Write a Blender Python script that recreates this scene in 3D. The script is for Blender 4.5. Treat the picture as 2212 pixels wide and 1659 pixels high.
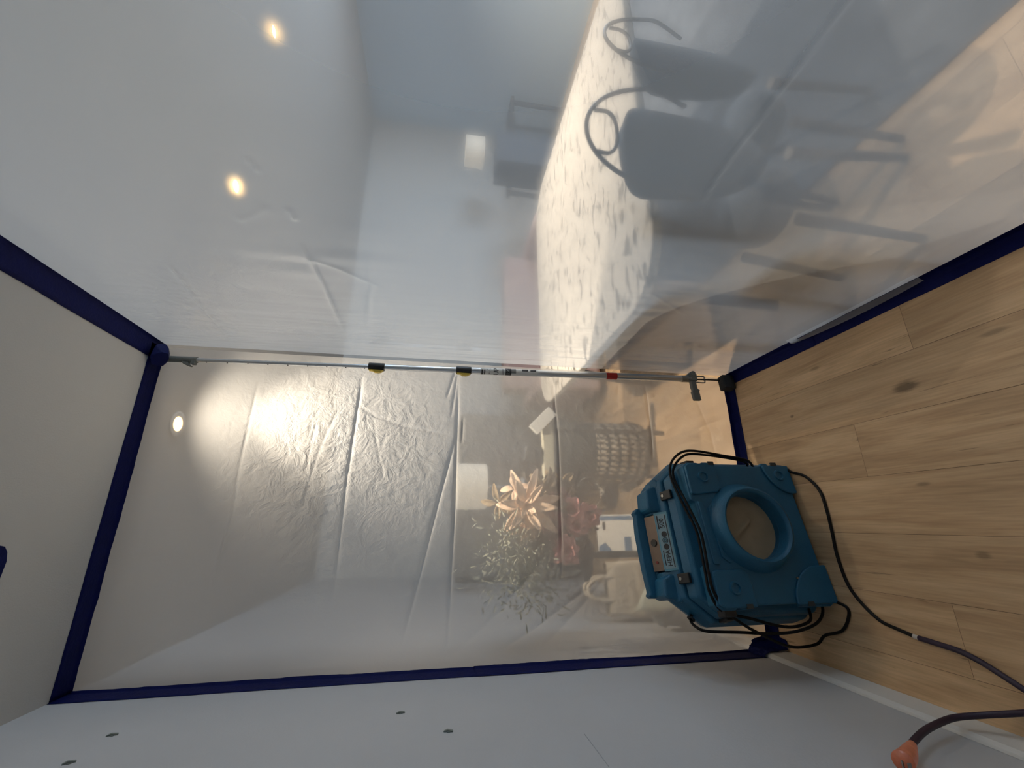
import bpy, bmesh, math, random
import numpy as np
from mathutils import Vector, Matrix, Quaternion

for o in list(bpy.data.objects):
    bpy.data.objects.remove(o)
S = bpy.context.scene
COL = S.collection
random.seed(7)
RNG = np.random.default_rng(11)

# ------------------------------------------------------------------ camera
CAM_H = 1.394
XR, XL, YB, H = 0.686, -0.502, 1.768, 2.5      # right sheet, left wall, front sheet, ceiling
f = Vector((0.31379143, 0.93537432, -0.1631252))
r = Vector((-0.00552831, -0.16999985, -0.98542858))
d = Vector((-0.94947584, 0.31012085, -0.04817346))
cd = bpy.data.cameras.new('camera')
cam = bpy.data.objects.new('camera', cd)
COL.objects.link(cam)
m = Matrix((r, -d, -f)).transposed().to_4x4()
m.translation = Vector((0, 0, CAM_H))
cam.matrix_world = m
cd.sensor_fit = 'HORIZONTAL'
cd.sensor_width = 36.0
cd.lens = 36.0 * 906.3 / 2212.0
cd.clip_start = 0.02
S.camera = cam

# ------------------------------------------------------------------ world, exposure
w = bpy.data.worlds.new('world')
S.world = w
w.use_nodes = True
w.node_tree.nodes['Background'].inputs[0].default_value = (0.93, 0.96, 1.0, 1)
w.node_tree.nodes['Background'].inputs[1].default_value = 0.040
S.view_settings.view_transform = 'Standard'
S.view_settings.look = 'None'
S.view_settings.gamma = 1.0
S.view_settings.use_curve_mapping = False
S.view_settings.exposure = 0.12
cy = S.cycles
cy.use_denoising = True
cy.max_bounces = 14
cy.diffuse_bounces = 5
cy.glossy_bounces = 4
cy.transmission_bounces = 12
cy.transparent_max_bounces = 24
cy.sample_clamp_indirect = 8.0
cy.caustics_reflective = True
cy.caustics_refractive = True
cy.blur_glossy = 0.6

LAMP_POWER = 125.0
LAMP_COL = (1.0, 0.86, 0.68)
LAMPS = [(0.407, 1.965), (1.66, 1.955), (2.813, 1.947), (1.66, -0.30), (2.813, -0.30), (4.00, 1.95)]  # last three are unseen lamps, added to light the room behind the sheets

def area(name, loc, rot, size, sizey, power, col):
    l = bpy.data.lights.new(name, 'AREA')
    l.shape = 'RECTANGLE'
    l.size = size
    l.size_y = sizey
    l.energy = power
    l.color = col
    o = bpy.data.objects.new(name, l)
    o.location = loc
    o.rotation_euler = rot
    COL.objects.link(o)
    return o

# daylight of the window in the far right wall and of the open hall behind the camera
area('window_daylight', (5.25, 0.9, 1.5), (0, math.radians(90), 0), 1.5, 1.9, 85, (0.62, 0.80, 1.0))

# ------------------------------------------------------------------ helpers
def new_mat(name):
    mt = bpy.data.materials.new(name)
    mt.use_nodes = True
    return mt, mt.node_tree.nodes, mt.node_tree.links

def lin(c):
    return tuple((v / 12.92 if v <= 0.04045 else ((v + 0.055) / 1.055) ** 2.4) for v in c)

def mat(name, col, rough=0.5, metal=0.0, noise=0.0, nscale=20.0, bump=0.0, bscale=80.0, spec=0.5,
        emit=None, trans=0.0, stretch=(1, 1, 1), sheen=0.0):
    mt, N, L = new_mat(name)
    b = N['Principled BSDF']
    b.inputs['Base Color'].default_value = (*col, 1)
    b.inputs['Roughness'].default_value = rough
    b.inputs['Metallic'].default_value = metal
    b.inputs['Specular IOR Level'].default_value = spec
    if trans:
        b.inputs['Transmission Weight'].default_value = trans
    if sheen:
        b.inputs['Sheen Weight'].default_value = sheen
    if emit:
        b.inputs['Emission Color'].default_value = (*emit[:3], 1)
        b.inputs['Emission Strength'].default_value = emit[3]
    tc = N.new('ShaderNodeTexCoord')
    mp = N.new('ShaderNodeMapping')
    mp.inputs['Scale'].default_value = stretch
    L.new(tc.outputs['Object'], mp.inputs['Vector'])
    if noise:
        nt = N.new('ShaderNodeTexNoise')
        nt.inputs['Scale'].default_value = nscale
        nt.inputs['Detail'].default_value = 5
        L.new(mp.outputs[0], nt.inputs['Vector'])
        mr = N.new('ShaderNodeMapRange')
        mr.inputs[1].default_value = 0.3
        mr.inputs[2].default_value = 0.7
        mr.inputs[3].default_value = 1 - noise
        mr.inputs[4].default_value = 1 + noise
        L.new(nt.outputs['Fac'], mr.inputs[0])
        mx = N.new('ShaderNodeVectorMath')
        mx.operation = 'SCALE'
        mx.inputs[0].default_value = col
        L.new(mr.outputs[0], mx.inputs['Scale'])
        L.new(mx.outputs[0], b.inputs['Base Color'])
    if bump:
        nb = N.new('ShaderNodeTexNoise')
        nb.inputs['Scale'].default_value = bscale
        nb.inputs['Detail'].default_value = 4
        L.new(mp.outputs[0], nb.inputs['Vector'])
        bp = N.new('ShaderNodeBump')
        bp.inputs['Strength'].default_value = bump
        bp.inputs['Distance'].default_value = 0.004
        L.new(nb.outputs['Fac'], bp.inputs['Height'])
        L.new(bp.outputs[0], b.inputs['Normal'])
    return mt

def obj(name, bm, mt, parent=None, smooth=False, bevel=0.0, auto=None):
    me = bpy.data.meshes.new(name)
    bmesh.ops.recalc_face_normals(bm, faces=bm.faces[:])
    bm.to_mesh(me)
    bm.free()
    for x in (mt if isinstance(mt, (list, tuple)) else [mt]):
        me.materials.append(x)
    if smooth:
        me.polygons.foreach_set('use_smooth', [True] * len(me.polygons))
    o = bpy.data.objects.new(name, me)
    COL.objects.link(o)
    if parent:
        o.parent = parent
    if bevel:
        md = o.modifiers.new('bevel', 'BEVEL')
        md.width = bevel
        md.segments = 3
        md.limit_method = 'ANGLE'
        md.angle_limit = math.radians(35)
    if auto:
        me.polygons.foreach_set('use_smooth', [True] * len(me.polygons))
        me.set_sharp_from_angle(angle=math.radians(auto))
    return o

def tag(o, label, cat, group=None, kind=None):
    if label:
        o['label'] = label
    if cat:
        o['category'] = cat
    if group:
        o['group'] = group
    if kind:
        o['kind'] = kind
    return o

def thing(name, label, cat, loc=(0, 0, 0), rotz=0, group=None):
    o = bpy.data.objects.new(name, None)
    o.empty_display_size = 0.05
    COL.objects.link(o)
    o.location = loc
    o.rotation_euler = (0, 0, rotz)
    return tag(o, label, cat, group)

def struct(o):
    o['kind'] = 'structure'
    return o

def add_box(bm, lo, hi, M=None):
    vs = [bm.verts.new((x, y, z)) for x in (lo[0], hi[0]) for y in (lo[1], hi[1]) for z in (lo[2], hi[2])]
    idx = [(0, 1, 3, 2), (4, 6, 7, 5), (0, 4, 5, 1), (2, 3, 7, 6), (0, 2, 6, 4), (1, 5, 7, 3)]
    for q in idx:
        bm.faces.new([vs[i] for i in q])
    if M:
        bmesh.ops.transform(bm, matrix=M, verts=vs)
    return vs

def box(name, lo, hi, mt, parent=None, bevel=0.0):
    bm = bmesh.new()
    add_box(bm, lo, hi)
    return obj(name, bm, mt, parent, bevel=bevel)

def add_cyl(bm, p0, p1, r0, r1=None, n=24, caps=True):
    if r1 is None:
        r1 = r0
    p0, p1 = Vector(p0), Vector(p1)
    ax = (p1 - p0).normalized()
    u = ax.orthogonal().normalized()
    v = ax.cross(u)
    a, b = [], []
    for i in range(n):
        t = 2 * math.pi * i / n
        dd = u * math.cos(t) + v * math.sin(t)
        a.append(bm.verts.new(p0 + dd * r0))
        b.append(bm.verts.new(p1 + dd * r1))
    for i in range(n):
        j = (i + 1) % n
        bm.faces.new((a[i], a[j], b[j], b[i]))
    if caps:
        bm.faces.new(a[::-1])
        bm.faces.new(b)

def add_lathe(bm, prof, n=40, M=None, closed=False):
    rings = []
    for (rr, z) in prof:
        rings.append([bm.verts.new((rr * math.cos(2 * math.pi * i / n), rr * math.sin(2 * math.pi * i / n), z)) for i in range(n)])
    pairs = list(zip(rings, rings[1:])) + ([(rings[-1], rings[0])] if closed else [])
    for a, b in pairs:
        for i in range(n):
            j = (i + 1) % n
            bm.faces.new((a[i], a[j], b[j], b[i]))
    if not closed:
        if prof[0][0] > 1e-4:
            bm.faces.new(rings[0][::-1])
        if prof[-1][0] > 1e-4:
            bm.faces.new(rings[-1])
    if M:
        bmesh.ops.transform(bm, matrix=M, verts=[v for rg in rings for v in rg])

def add_prism(bm, poly, y0, y1, axis='y', M=None):
    # poly in (a, c); extruded along the depth axis
    A, B = [], []
    for (a, c) in poly:
        A.append(bm.verts.new((a, y0, c)))
        B.append(bm.verts.new((a, y1, c)))
    n = len(poly)
    bm.faces.new(A)
    bm.faces.new(B[::-1])
    for i in range(n):
        j = (i + 1) % n
        bm.faces.new((A[i], B[i], B[j], A[j]))
    if M:
        bmesh.ops.transform(bm, matrix=M, verts=A + B)

def catmull(P, sub=8):
    P = [Vector(p) for p in P]
    Q = [P[0] * 2 - P[1]] + P + [P[-1] * 2 - P[-2]]
    out = []
    for i in range(1, len(Q) - 2):
        p0, p1, p2, p3 = Q[i - 1:i + 3]
        for k in range(sub):
            t = k / sub
            out.append(0.5 * ((2 * p1) + (p2 - p0) * t + (2 * p0 - 5 * p1 + 4 * p2 - p3) * t * t + (3 * p1 - p0 - 3 * p2 + p3) * t ** 3))
    out.append(P[-1])
    return out

def add_tube(bm, pts, rad, n=10, smooth_path=True, closed=False):
    P = catmull(pts) if smooth_path else [Vector(p) for p in pts]
    rads = rad if isinstance(rad, (list, tuple)) else None
    rings = []
    up = None
    for i, p in enumerate(P):
        t = (P[min(i + 1, len(P) - 1)] - P[max(i - 1, 0)]).normalized()
        if up is None:
            up = t.orthogonal().normalized()
        up = (up - t * up.dot(t)).normalized()
        v = t.cross(up)
        rr = rads[0] + (rads[1] - rads[0]) * i / (len(P) - 1) if rads else rad
        rings.append([bm.verts.new(p + (up * math.cos(2 * math.pi * k / n) + v * math.sin(2 * math.pi * k / n)) * rr) for k in range(n)])
    for a, b in zip(rings, rings[1:]):
        for k in range(n):
            j = (k + 1) % n
            bm.faces.new((a[k], a[j], b[j], b[k]))
    bm.faces.new(rings[0][::-1])
    bm.faces.new(rings[-1])

def text_mesh(name, body, size, mt, M, parent, ext=0.0002, bold=0.0):
    c = bpy.data.curves.new(name, 'FONT')
    c.body = body
    c.size = size
    c.extrude = ext
    c.offset = bold
    c.align_x = 'CENTER'
    c.align_y = 'CENTER'
    to = bpy.data.objects.new(name, c)
    COL.objects.link(to)
    dg = bpy.context.evaluated_depsgraph_get()
    me = bpy.data.meshes.new_from_object(to.evaluated_get(dg))
    bpy.data.objects.remove(to)
    me.materials.clear()
    me.materials.append(mt)
    me.transform(M)
    o = bpy.data.objects.new(name, me)
    COL.objects.link(o)
    if parent:
        o.parent = parent
    return o

def vnoise(x, y, fx, fy, seed):
    g = np.random.default_rng(seed).random((64, 64))
    u, v = x * fx, y * fy
    iu, iv = np.floor(u).astype(int), np.floor(v).astype(int)
    fu, fv = u - iu, v - iv
    fu, fv = fu * fu * (3 - 2 * fu), fv * fv * (3 - 2 * fv)
    G = lambda a, b: g[a % 64, b % 64]
    return (G(iu, iv) * (1 - fu) + G(iu + 1, iv) * fu) * (1 - fv) + (G(iu, iv + 1) * (1 - fu) + G(iu + 1, iv + 1) * fu) * fv - 0.5

def grid_mesh(name, P, mt, parent=None, smooth=True):
    # P: (n, m, 3) array
    n, m_ = P.shape[:2]
    me = bpy.data.meshes.new(name)
    me.vertices.add(n * m_)
    me.vertices.foreach_set('co', P.reshape(-1).astype(np.float32))
    I = np.arange(n * m_).reshape(n, m_)
    q = np.stack([I[:-1, :-1], I[1:, :-1], I[1:, 1:], I[:-1, 1:]], -1).reshape(-1, 4)
    me.loops.add(q.size)
    me.polygons.add(len(q))
    me.loops.foreach_set('vertex_index', q.reshape(-1))
    me.polygons.foreach_set('loop_start', np.arange(len(q)) * 4)
    me.polygons.foreach_set('use_smooth', np.ones(len(q), bool))
    me.update(calc_edges=True)
    me.materials.append(mt)
    o = bpy.data.objects.new(name, me)
    COL.objects.link(o)
    if parent:
        o.parent = parent
    return o

# ------------------------------------------------------------------ materials
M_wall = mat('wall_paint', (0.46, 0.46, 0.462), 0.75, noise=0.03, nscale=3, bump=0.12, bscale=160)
M_ceil = mat('ceiling_paint', (0.47, 0.47, 0.455), 0.85, bump=0.1, bscale=200)
M_base = mat('baseboard_paint', (0.66, 0.65, 0.62), 0.45)
M_tape = mat('blue_tape', (0.002, 0.005, 0.062), 0.62, noise=0.12, nscale=30, bump=0.35, bscale=120, spec=0.12)
M_alu = mat('brushed_aluminium', (0.62, 0.64, 0.66), 0.30, metal=1.0, noise=0.05, nscale=60, stretch=(1, 1, 0.03))
M_steel = mat('grey_steel', (0.33, 0.33, 0.31), 0.42, metal=0.9, bump=0.1)
M_dsteel = mat('dark_steel', (0.05, 0.045, 0.04), 0.4, metal=0.8)
M_black = mat('black_plastic', (0.012, 0.012, 0.013), 0.45)
M_rubber = mat('black_rubber', (0.018, 0.018, 0.018), 0.8, bump=0.5, bscale=300)
M_yellow = mat('yellow_plastic', (0.55, 0.40, 0.04), 0.45)
M_red = mat('red_band', (0.42, 0.02, 0.015), 0.5)
M_greyp = mat('grey_plastic', (0.17, 0.18, 0.165), 0.6, bump=0.3, bscale=140)
M_paper = mat('label_paper', (0.62, 0.63, 0.62), 0.55)
M_ink = mat('label_ink', (0.02, 0.02, 0.022), 0.5)
M_blue = mat('blue_moulded_plastic', (0.011, 0.098, 0.185), 0.46, noise=0.10, nscale=9, bump=0.25, bscale=260, spec=0.45)
M_blue2 = mat('blue_plastic_label_edge', (0.10, 0.25, 0.32), 0.45)
M_dark_in = mat('dark_interior', (0.03, 0.035, 0.035), 0.7)
M_cord = mat('black_cord', (0.004, 0.0035, 0.0035), 0.5, spec=0.2)
M_ext = mat('dark_purple_cord', (0.022, 0.010, 0.028), 0.5)
M_film = mat('filter_fabric', (0.30, 0.24, 0.16), 0.85, noise=0.10, nscale=14, bump=0.9, bscale=22)
M_plate = mat('brown_metal_plate', (0.16, 0.12, 0.095), 0.45, metal=0.5)
M_anchor = mat('grey_wall_anchor', (0.16, 0.18, 0.16), 0.5)
M_white = mat('white_paint', (0.8, 0.8, 0.78), 0.5)

def wood_material():
    mt, N, L = new_mat('oak_planks')
    b = N['Principled BSDF']
    b.inputs['Roughness'].default_value = 0.50
    b.inputs['Specular IOR Level'].default_value = 0.35
    tc = N.new('ShaderNodeTexCoord')
    at = N.new('ShaderNodeAttribute')
    at.attribute_name = 'plank'
    # shift the grain on each plank
    off = N.new('ShaderNodeVectorMath'); off.operation = 'SCALE'
    L.new(at.outputs['Vector'], off.inputs[0]); off.inputs['Scale'].default_value = 37.0
    ad = N.new('ShaderNodeVectorMath'); ad.operation = 'ADD'
    L.new(tc.outputs['Object'], ad.inputs[0]); L.new(off.outputs[0], ad.inputs[1])
    def noise(scale, sx, sy, det=6, dist=0.0):
        mp = N.new('ShaderNodeMapping'); mp.inputs['Scale'].default_value = (sx, sy, 1)
        L.new(ad.outputs[0], mp.inputs['Vector'])
        n = N.new('ShaderNodeTexNoise'); n.inputs['Scale'].default_value = scale
        n.inputs['Detail'].default_value = det; n.inputs['Distortion'].default_value = dist
        L.new(mp.outputs[0], n.inputs['Vector'])
        return n.outputs['Fac']
    g1 = noise(1.0, 22, 2.2, 6, 0.8)
    g2 = noise(1.0, 170, 9, 4, 0.2)
    g3 = noise(1.0, 5, 1.2, 3, 0.5)
    r1 = N.new('ShaderNodeValToRGB')
    r1.color_ramp.elements[0].position = 0.30; r1.color_ramp.elements[0].color = (0.46, 0.30, 0.165, 1)
    r1.color_ramp.elements[1].position = 0.72; r1.color_ramp.elements[1].color = (0.66, 0.465, 0.275, 1)
    e = r1.color_ramp.elements.new(0.5); e.color = (0.58, 0.395, 0.225, 1)
    L.new(g1, r1.inputs[0])
    mr = N.new('ShaderNodeMapRange'); mr.inputs[1].default_value = 0.35; mr.inputs[2].default_value = 0.65
    mr.inputs[3].default_value = 0.90; mr.inputs[4].default_value = 1.06
    L.new(g2, mr.inputs[0])
    mr3 = N.new('ShaderNodeMapRange'); mr3.inputs[1].default_value = 0.3; mr3.inputs[2].default_value = 0.7
    mr3.inputs[3].default_value = 0.86; mr3.inputs[4].default_value = 1.10
    L.new(g3, mr3.inputs[0])
    mu = N.new('ShaderNodeMath'); mu.operation = 'MULTIPLY'
    L.new(mr.outputs[0], mu.inputs[0]); L.new(mr3.outputs[0], mu.inputs[1])
    sep = N.new('ShaderNodeSeparateXYZ'); L.new(at.outputs['Vector'], sep.inputs[0])
    tint = N.new('ShaderNodeMapRange'); tint.inputs[3].default_value = 0.86; tint.inputs[4].default_value = 1.12
    L.new(sep.outputs[0], tint.inputs[0])
    mu2 = N.new('ShaderNodeMath'); mu2.operation = 'MULTIPLY'
    L.new(mu.outputs[0], mu2.inputs[0]); L.new(tint.outputs[0], mu2.inputs[1])
    # sparse dark cracks along the grain
    cr = noise(1.0, 60, 3.0, 8, 1.5)
    crm = N.new('ShaderNodeMapRange'); crm.inputs[1].default_value = 0.27; crm.inputs[2].default_value = 0.33
    crm.inputs[3].default_value = 0.55; crm.inputs[4].default_value = 1.0
    L.new(cr, crm.inputs[0])
    mu3 = N.new('ShaderNodeMath'); mu3.operation = 'MULTIPLY'
    L.new(mu2.outputs[0], mu3.inputs[0]); L.new(crm.outputs[0], mu3.inputs[1])
    # knots: ellipses at fixed places on the boards
    cur = mu3.outputs[0]
    for (kx, ky, rx, ry, dark) in [(0.388, 0.998, 0.017, 0.032, 0.42), (0.40, 1.43, 0.006, 0.008, 0.5), (0.10, 1.03, 0.006, 0.02, 0.6),
                                   (-0.087, 0.942, 0.010, 0.016, 0.6), (0.55, 1.28, 0.007, 0.02, 0.7), (0.46, 0.76, 0.007, 0.03, 0.6)]:
        sb = N.new('ShaderNodeVectorMath'); sb.operation = 'SUBTRACT'
        L.new(tc.outputs['Object'], sb.inputs[0]); sb.inputs[1].default_value = (kx, ky, 0)
        ml_ = N.new('ShaderNodeVectorMath'); ml_.operation = 'MULTIPLY'
        L.new(sb.outputs[0], ml_.inputs[0]); ml_.inputs[1].default_value = (1 / rx, 1 / ry, 0)
        ln = N.new('ShaderNodeVectorMath'); ln.operation = 'LENGTH'; L.new(ml_.outputs[0], ln.inputs[0])
        wob = N.new('ShaderNodeMath'); wob.operation = 'MULTIPLY_ADD'
        L.new(g2, wob.inputs[0]); wob.inputs[1].default_value = 0.9; L.new(ln.outputs['Value'], wob.inputs[2])
        km = N.new('ShaderNodeMapRange'); km.interpolation_type = 'SMOOTHSTEP'
        km.inputs[1].default_value = 0.9; km.inputs[2].default_value = 1.9
        km.inputs[3].default_value = dark; km.inputs[4].default_value = 1.0
        L.new(wob.outputs[0], km.inputs[0])
        mm = N.new('ShaderNodeMath'); mm.operation = 'MULTIPLY'
        L.new(cur, mm.inputs[0]); L.new(km.outputs[0], mm.inputs[1]); cur = mm.outputs[0]
    vm = N.new('ShaderNodeVectorMath'); vm.operation = 'SCALE'
    L.new(r1.outputs[0], vm.inputs[0]); L.new(cur, vm.inputs['Scale'])
    L.new(vm.outputs[0], b.inputs['Base Color'])
    bp = N.new('ShaderNodeBump'); bp.inputs['Strength'].default_value = 0.25; bp.inputs['Distance'].default_value = 0.001
    L.new(g2, bp.inputs['Height']); L.new(bp.outputs[0], b.inputs['Normal'])
    return mt
M_wood = wood_material()
M_gap = mat('plank_gap', (0.15, 0.10, 0.06), 0.8)

# clear polyethylene: forward scattering softens what lies further behind, plus a milky haze and a gloss
def film_material(name, nscale, stretch, bumpd, refl, T, rough, crinkle=None):
    mt, N, L = new_mat(name)
    for n in list(N):
        if n.type != 'OUTPUT_MATERIAL':
            N.remove(n)
    out = [n for n in N if n.type == 'OUTPUT_MATERIAL'][0]
    geo = N.new('ShaderNodeNewGeometry')
    def math_(op, a, b_=None, c=None):
        n = N.new('ShaderNodeMath'); n.operation = op
        for i, x in enumerate((a, b_, c)):
            if x is None:
                continue
            if isinstance(x, (int, float)):
                n.inputs[i].default_value = x
            else:
                L.new(x, n.inputs[i])
        return n.outputs[0]
    dt = N.new('ShaderNodeVectorMath'); dt.operation = 'DOT_PRODUCT'
    L.new(geo.outputs['Normal'], dt.inputs[0]); L.new(geo.outputs['Incoming'], dt.inputs[1])
    co_ = math_('ABSOLUTE', dt.outputs['Value'])
    fr = math_('MULTIPLY_ADD', math_('POWER', math_('SUBTRACT', 1.0, co_), 5.0), 0.70, refl)
    haze = math_('SUBTRACT', 1.0, math_('POWER', T, math_('DIVIDE', 1.0, math_('MAXIMUM', co_, 0.35))))
    tc = N.new('ShaderNodeTexCoord')
    mp = N.new('ShaderNodeMapping'); mp.inputs['Scale'].default_value = stretch
    L.new(tc.outputs['Object'], mp.inputs['Vector'])
    nt = N.new('ShaderNodeTexNoise'); nt.inputs['Scale'].default_value = nscale; nt.inputs['Detail'].default_value = 3
    nt.inputs['Distortion'].default_value = 0.6
    L.new(mp.outputs[0], nt.inputs['Vector'])
    bp = N.new('ShaderNodeBump'); bp.inputs['Strength'].default_value = 1.0; bp.inputs['Distance'].default_value = bumpd
    hgt = nt.outputs['Fac']
    if crinkle:
        n2 = N.new('ShaderNodeTexNoise'); n2.inputs['Scale'].default_value = crinkle[3]; n2.inputs['Detail'].default_value = 6
        n2.inputs['Distortion'].default_value = 0.4; n2.inputs['Roughness'].default_value = 0.6
        L.new(mp.outputs[0], n2.inputs['Vector'])
        rid = math_('ABSOLUTE', math_('SUBTRACT', n2.outputs['Fac'], 0.5))
        sb = N.new('ShaderNodeVectorMath'); sb.operation = 'DISTANCE'
        L.new(tc.outputs['Object'], sb.inputs[0]); sb.inputs[1].default_value = crinkle[0]
        mk = N.new('ShaderNodeMapRange'); mk.interpolation_type = 'SMOOTHSTEP'
        mk.inputs[1].default_value = crinkle[1]; mk.inputs[2].default_value = crinkle[2]
        mk.inputs[3].default_value = 1.0; mk.inputs[4].default_value = 0.10
        L.new(sb.outputs['Value'], mk.inputs[0])
        hgt = math_('MULTIPLY_ADD', math_('MULTIPLY', rid, mk.outputs[0]), crinkle[4], hgt)
    L.new(hgt, bp.inputs['Height'])
    tr = N.new('ShaderNodeBsdfTransparent'); tr.inputs[0].default_value = (0.98, 0.98, 0.98, 1)
    rf = N.new('ShaderNodeBsdfRefraction'); rf.inputs['Color'].default_value = (0.98, 0.98, 0.98, 1)
    rf.inputs['IOR'].default_value = 1.30; rf.inputs['Roughness'].default_value = rough
    L.new(geo.outputs['Incoming'], rf.inputs['Normal'])
    gl = N.new('ShaderNodeBsdfGlossy'); gl.inputs['Roughness'].default_value = 0.07
    gl.inputs['Color'].default_value = (0.95, 0.95, 0.95, 1)
    L.new(bp.outputs[0], gl.inputs['Normal'])
    tl = N.new('ShaderNodeBsdfTranslucent'); tl.inputs['Color'].default_value = (0.95, 0.95, 0.94, 1)
    df = N.new('ShaderNodeBsdfDiffuse'); df.inputs['Color'].default_value = (0.93, 0.94, 0.94, 1)
    L.new(bp.outputs[0], tl.inputs['Normal']); L.new(bp.outputs[0], df.inputs['Normal'])
    def mix(fac, a, b_):
        n = N.new('ShaderNodeMixShader')
        if isinstance(fac, (int, float)):
            n.inputs[0].default_value = fac
        else:
            L.new(fac, n.inputs[0])
        L.new(a, n.inputs[1]); L.new(b_, n.inputs[2])
        return n.outputs[0]
    clear = mix(0.62, tr.outputs[0], rf.outputs[0])
    milky = mix(0.30, tl.outputs[0], df.outputs[0])
    L.new(mix(fr, mix(haze, clear, milky), gl.outputs[0]), out.inputs[0])
    return mt

M_filmF = film_material('polyethylene_front_film', 18, (1, 1, 1), 0.0016, 0.05, 0.57, 0.21, ((0.20, YB, 1.80), 0.15, 0.60, 14.0, 9.0))
M_filmR = film_material('polyethylene_side_film', 7, (1, 1, 1), 0.0012, 0.065, 0.78, 0.23, ((XR, 1.45, 2.10), 0.12, 0.50, 16.0, 9.0))
M_core = M_filmF

# ------------------------------------------------------------------ the setting
X1, Y0, Y1 = 5.3, -2.2, 4.6        # far right wall, end of the hall, back wall

def plank_floor():
    bm = bmesh.new()
    lay = bm.loops.layers.float_vector.new('plank')
    wd = 0.1765
    k0 = int((XL - 0.03 - 0.49) / wd) - 1
    k1 = int((X1 - 0.49) / wd) + 1
    rnd = random.Random(3)
    fixed = {0: 0.945, -2: 1.187, -4: 0.62, 1: 2.35, -1: 0.3, -3: 1.9, -5: 1.05}
    for k in range(k0, k1 + 1):
        xa, xb = 0.49 + k * wd, 0.49 + (k + 1) * wd
        ln = 1.75
        y = fixed.get(k, rnd.uniform(0, ln))
        while y > Y0:
            y -= ln
        while y < Y1:
            a, b2 = max(y, Y0), min(y + ln, Y1)
            if b2 - a > 0.02:
                g = 0.0005
                q = [(xa + g, a + g), (xb - g, a + g), (xb - g, b2 - g), (xa + g, b2 - g)]
                fc = bm.faces.new([bm.verts.new((px, py, 0.0)) for px, py in q])
                rv = (rnd.random(), rnd.random(), rnd.random())
                if k == 0 and abs(y - 0.945) < 0.01:
                    rv = (0.75, 0.2, 0.3)
                for lp in fc.loops:
                    lp[lay] = rv
            y += ln
    # the dark bed under the joints
    fc = bm.faces.new([bm.verts.new(p) for p in ((XL - 0.2, Y0, -0.0012), (X1 + 0.1, Y0, -0.0012), (X1 + 0.1, Y1, -0.0012), (XL - 0.2, Y1, -0.0012))])
    fc.material_index = 1
    add_box(bm, (XL - 0.2, Y0, -0.1), (X1 + 0.1, Y1, -0.002))
    for fx in bm.faces:
        if len(fx.verts) and min(v.co.z for v in fx.verts) < -0.0019:
            fx.material_index = 1
    return obj('floor', bm, [M_wood, M_gap])
struct(plank_floor())
struct(box('ceiling', (XL - 0.1, Y0, H), (X1 + 0.1, Y1 + 0.1, H + 0.08), M_ceil))
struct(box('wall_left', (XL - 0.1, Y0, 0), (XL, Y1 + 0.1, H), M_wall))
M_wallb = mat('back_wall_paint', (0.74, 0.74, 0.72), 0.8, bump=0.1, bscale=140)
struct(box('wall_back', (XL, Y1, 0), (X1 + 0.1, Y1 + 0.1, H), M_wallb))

# right wall with a window opening
bm = bmesh.new()
wy0, wy1, wz0, wz1 = -0.2, 2.0, 0.75, 2.25
add_box(bm, (X1, Y0, 0), (X1 + 0.1, wy0, H))
add_box(bm, (X1, wy1, 0), (X1 + 0.1, Y1, H))
add_box(bm, (X1, wy0, 0), (X1 + 0.1, wy1, wz0))
add_box(bm, (X1, wy0, wz1), (X1 + 0.1, wy1, H))
struct(obj('wall_right', bm, mat('blue_grey_wall_paint', (0.58, 0.74, 0.92), 0.8)))
bm = bmesh.new()
for z in (wz0, wz1 - 0.05):
    add_box(bm, (X1 - 0.01, wy0, z), (X1 + 0.06, wy1, z + 0.05))
for y in (wy0, (wy0 + wy1) / 2 - 0.025, wy1 - 0.05):
    add_box(bm, (X1 - 0.008, y, wz0 + 0.05), (X1 + 0.058, y + 0.05, wz1 - 0.05))
struct(obj('window_1', bm, M_white))
# wall that closes the room behind the right-hand sheet, towards the camera's back
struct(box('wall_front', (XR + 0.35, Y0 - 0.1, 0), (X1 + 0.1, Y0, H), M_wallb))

# baseboard with an eased top edge
def baseboard(name, poly, y0, y1):
    bm = bmesh.new()
    add_prism(bm, poly, y0, y1)
    return struct(obj(name, bm, M_base, bevel=0.0015))
baseboard('baseboard_left', [(XL, 0), (XL + 0.014, 0), (XL + 0.014, 0.088), (XL + 0.008, 0.100), (XL, 0.102)], Y0, Y1)
bm = bmesh.new()
add_box(bm, (XL + 0.014, Y1 - 0.014, 0), (X1, Y1, 0.10))
struct(obj('baseboard_back', bm, M_base, bevel=0.0015))

# thin pencil scratch on the left wall
bm = bmesh.new()
add_box(bm, (XL - 0.001, 0, -0.0009), (XL + 0.0006, 0.15, 0.0009), Matrix.Translation((0, 1.07, 1.0)) @ Matrix.Rotation(math.radians(1), 4, 'X'))
tag(obj('wall_scratch', bm, mat('scratch_grey', (0.34, 0.34, 0.35), 0.8)), 'thin faint grey scratch on the left wall between the anchors and the baseboard', 'scratch')

# ------------------------------------------------------------------ plastic sheets
def polyline_dist(u, v, pts):
    best = np.full(u.shape, 1e9)
    par = np.zeros(u.shape)
    for i in range(len(pts) - 1):
        ax, ay = pts[i]
        bx_, by_ = pts[i + 1]
        dx, dy = bx_ - ax, by_ - ay
        L2 = dx * dx + dy * dy
        t = np.clip(((u - ax) * dx + (v - ay) * dy) / L2, 0, 1)
        dd = np.hypot(u - ax - t * dx, v - ay - t * dy)
        k = dd < best
        best = np.where(k, dd, best)
        par = np.where(k, (i + t) / (len(pts) - 1), par)
    return best, par

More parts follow.
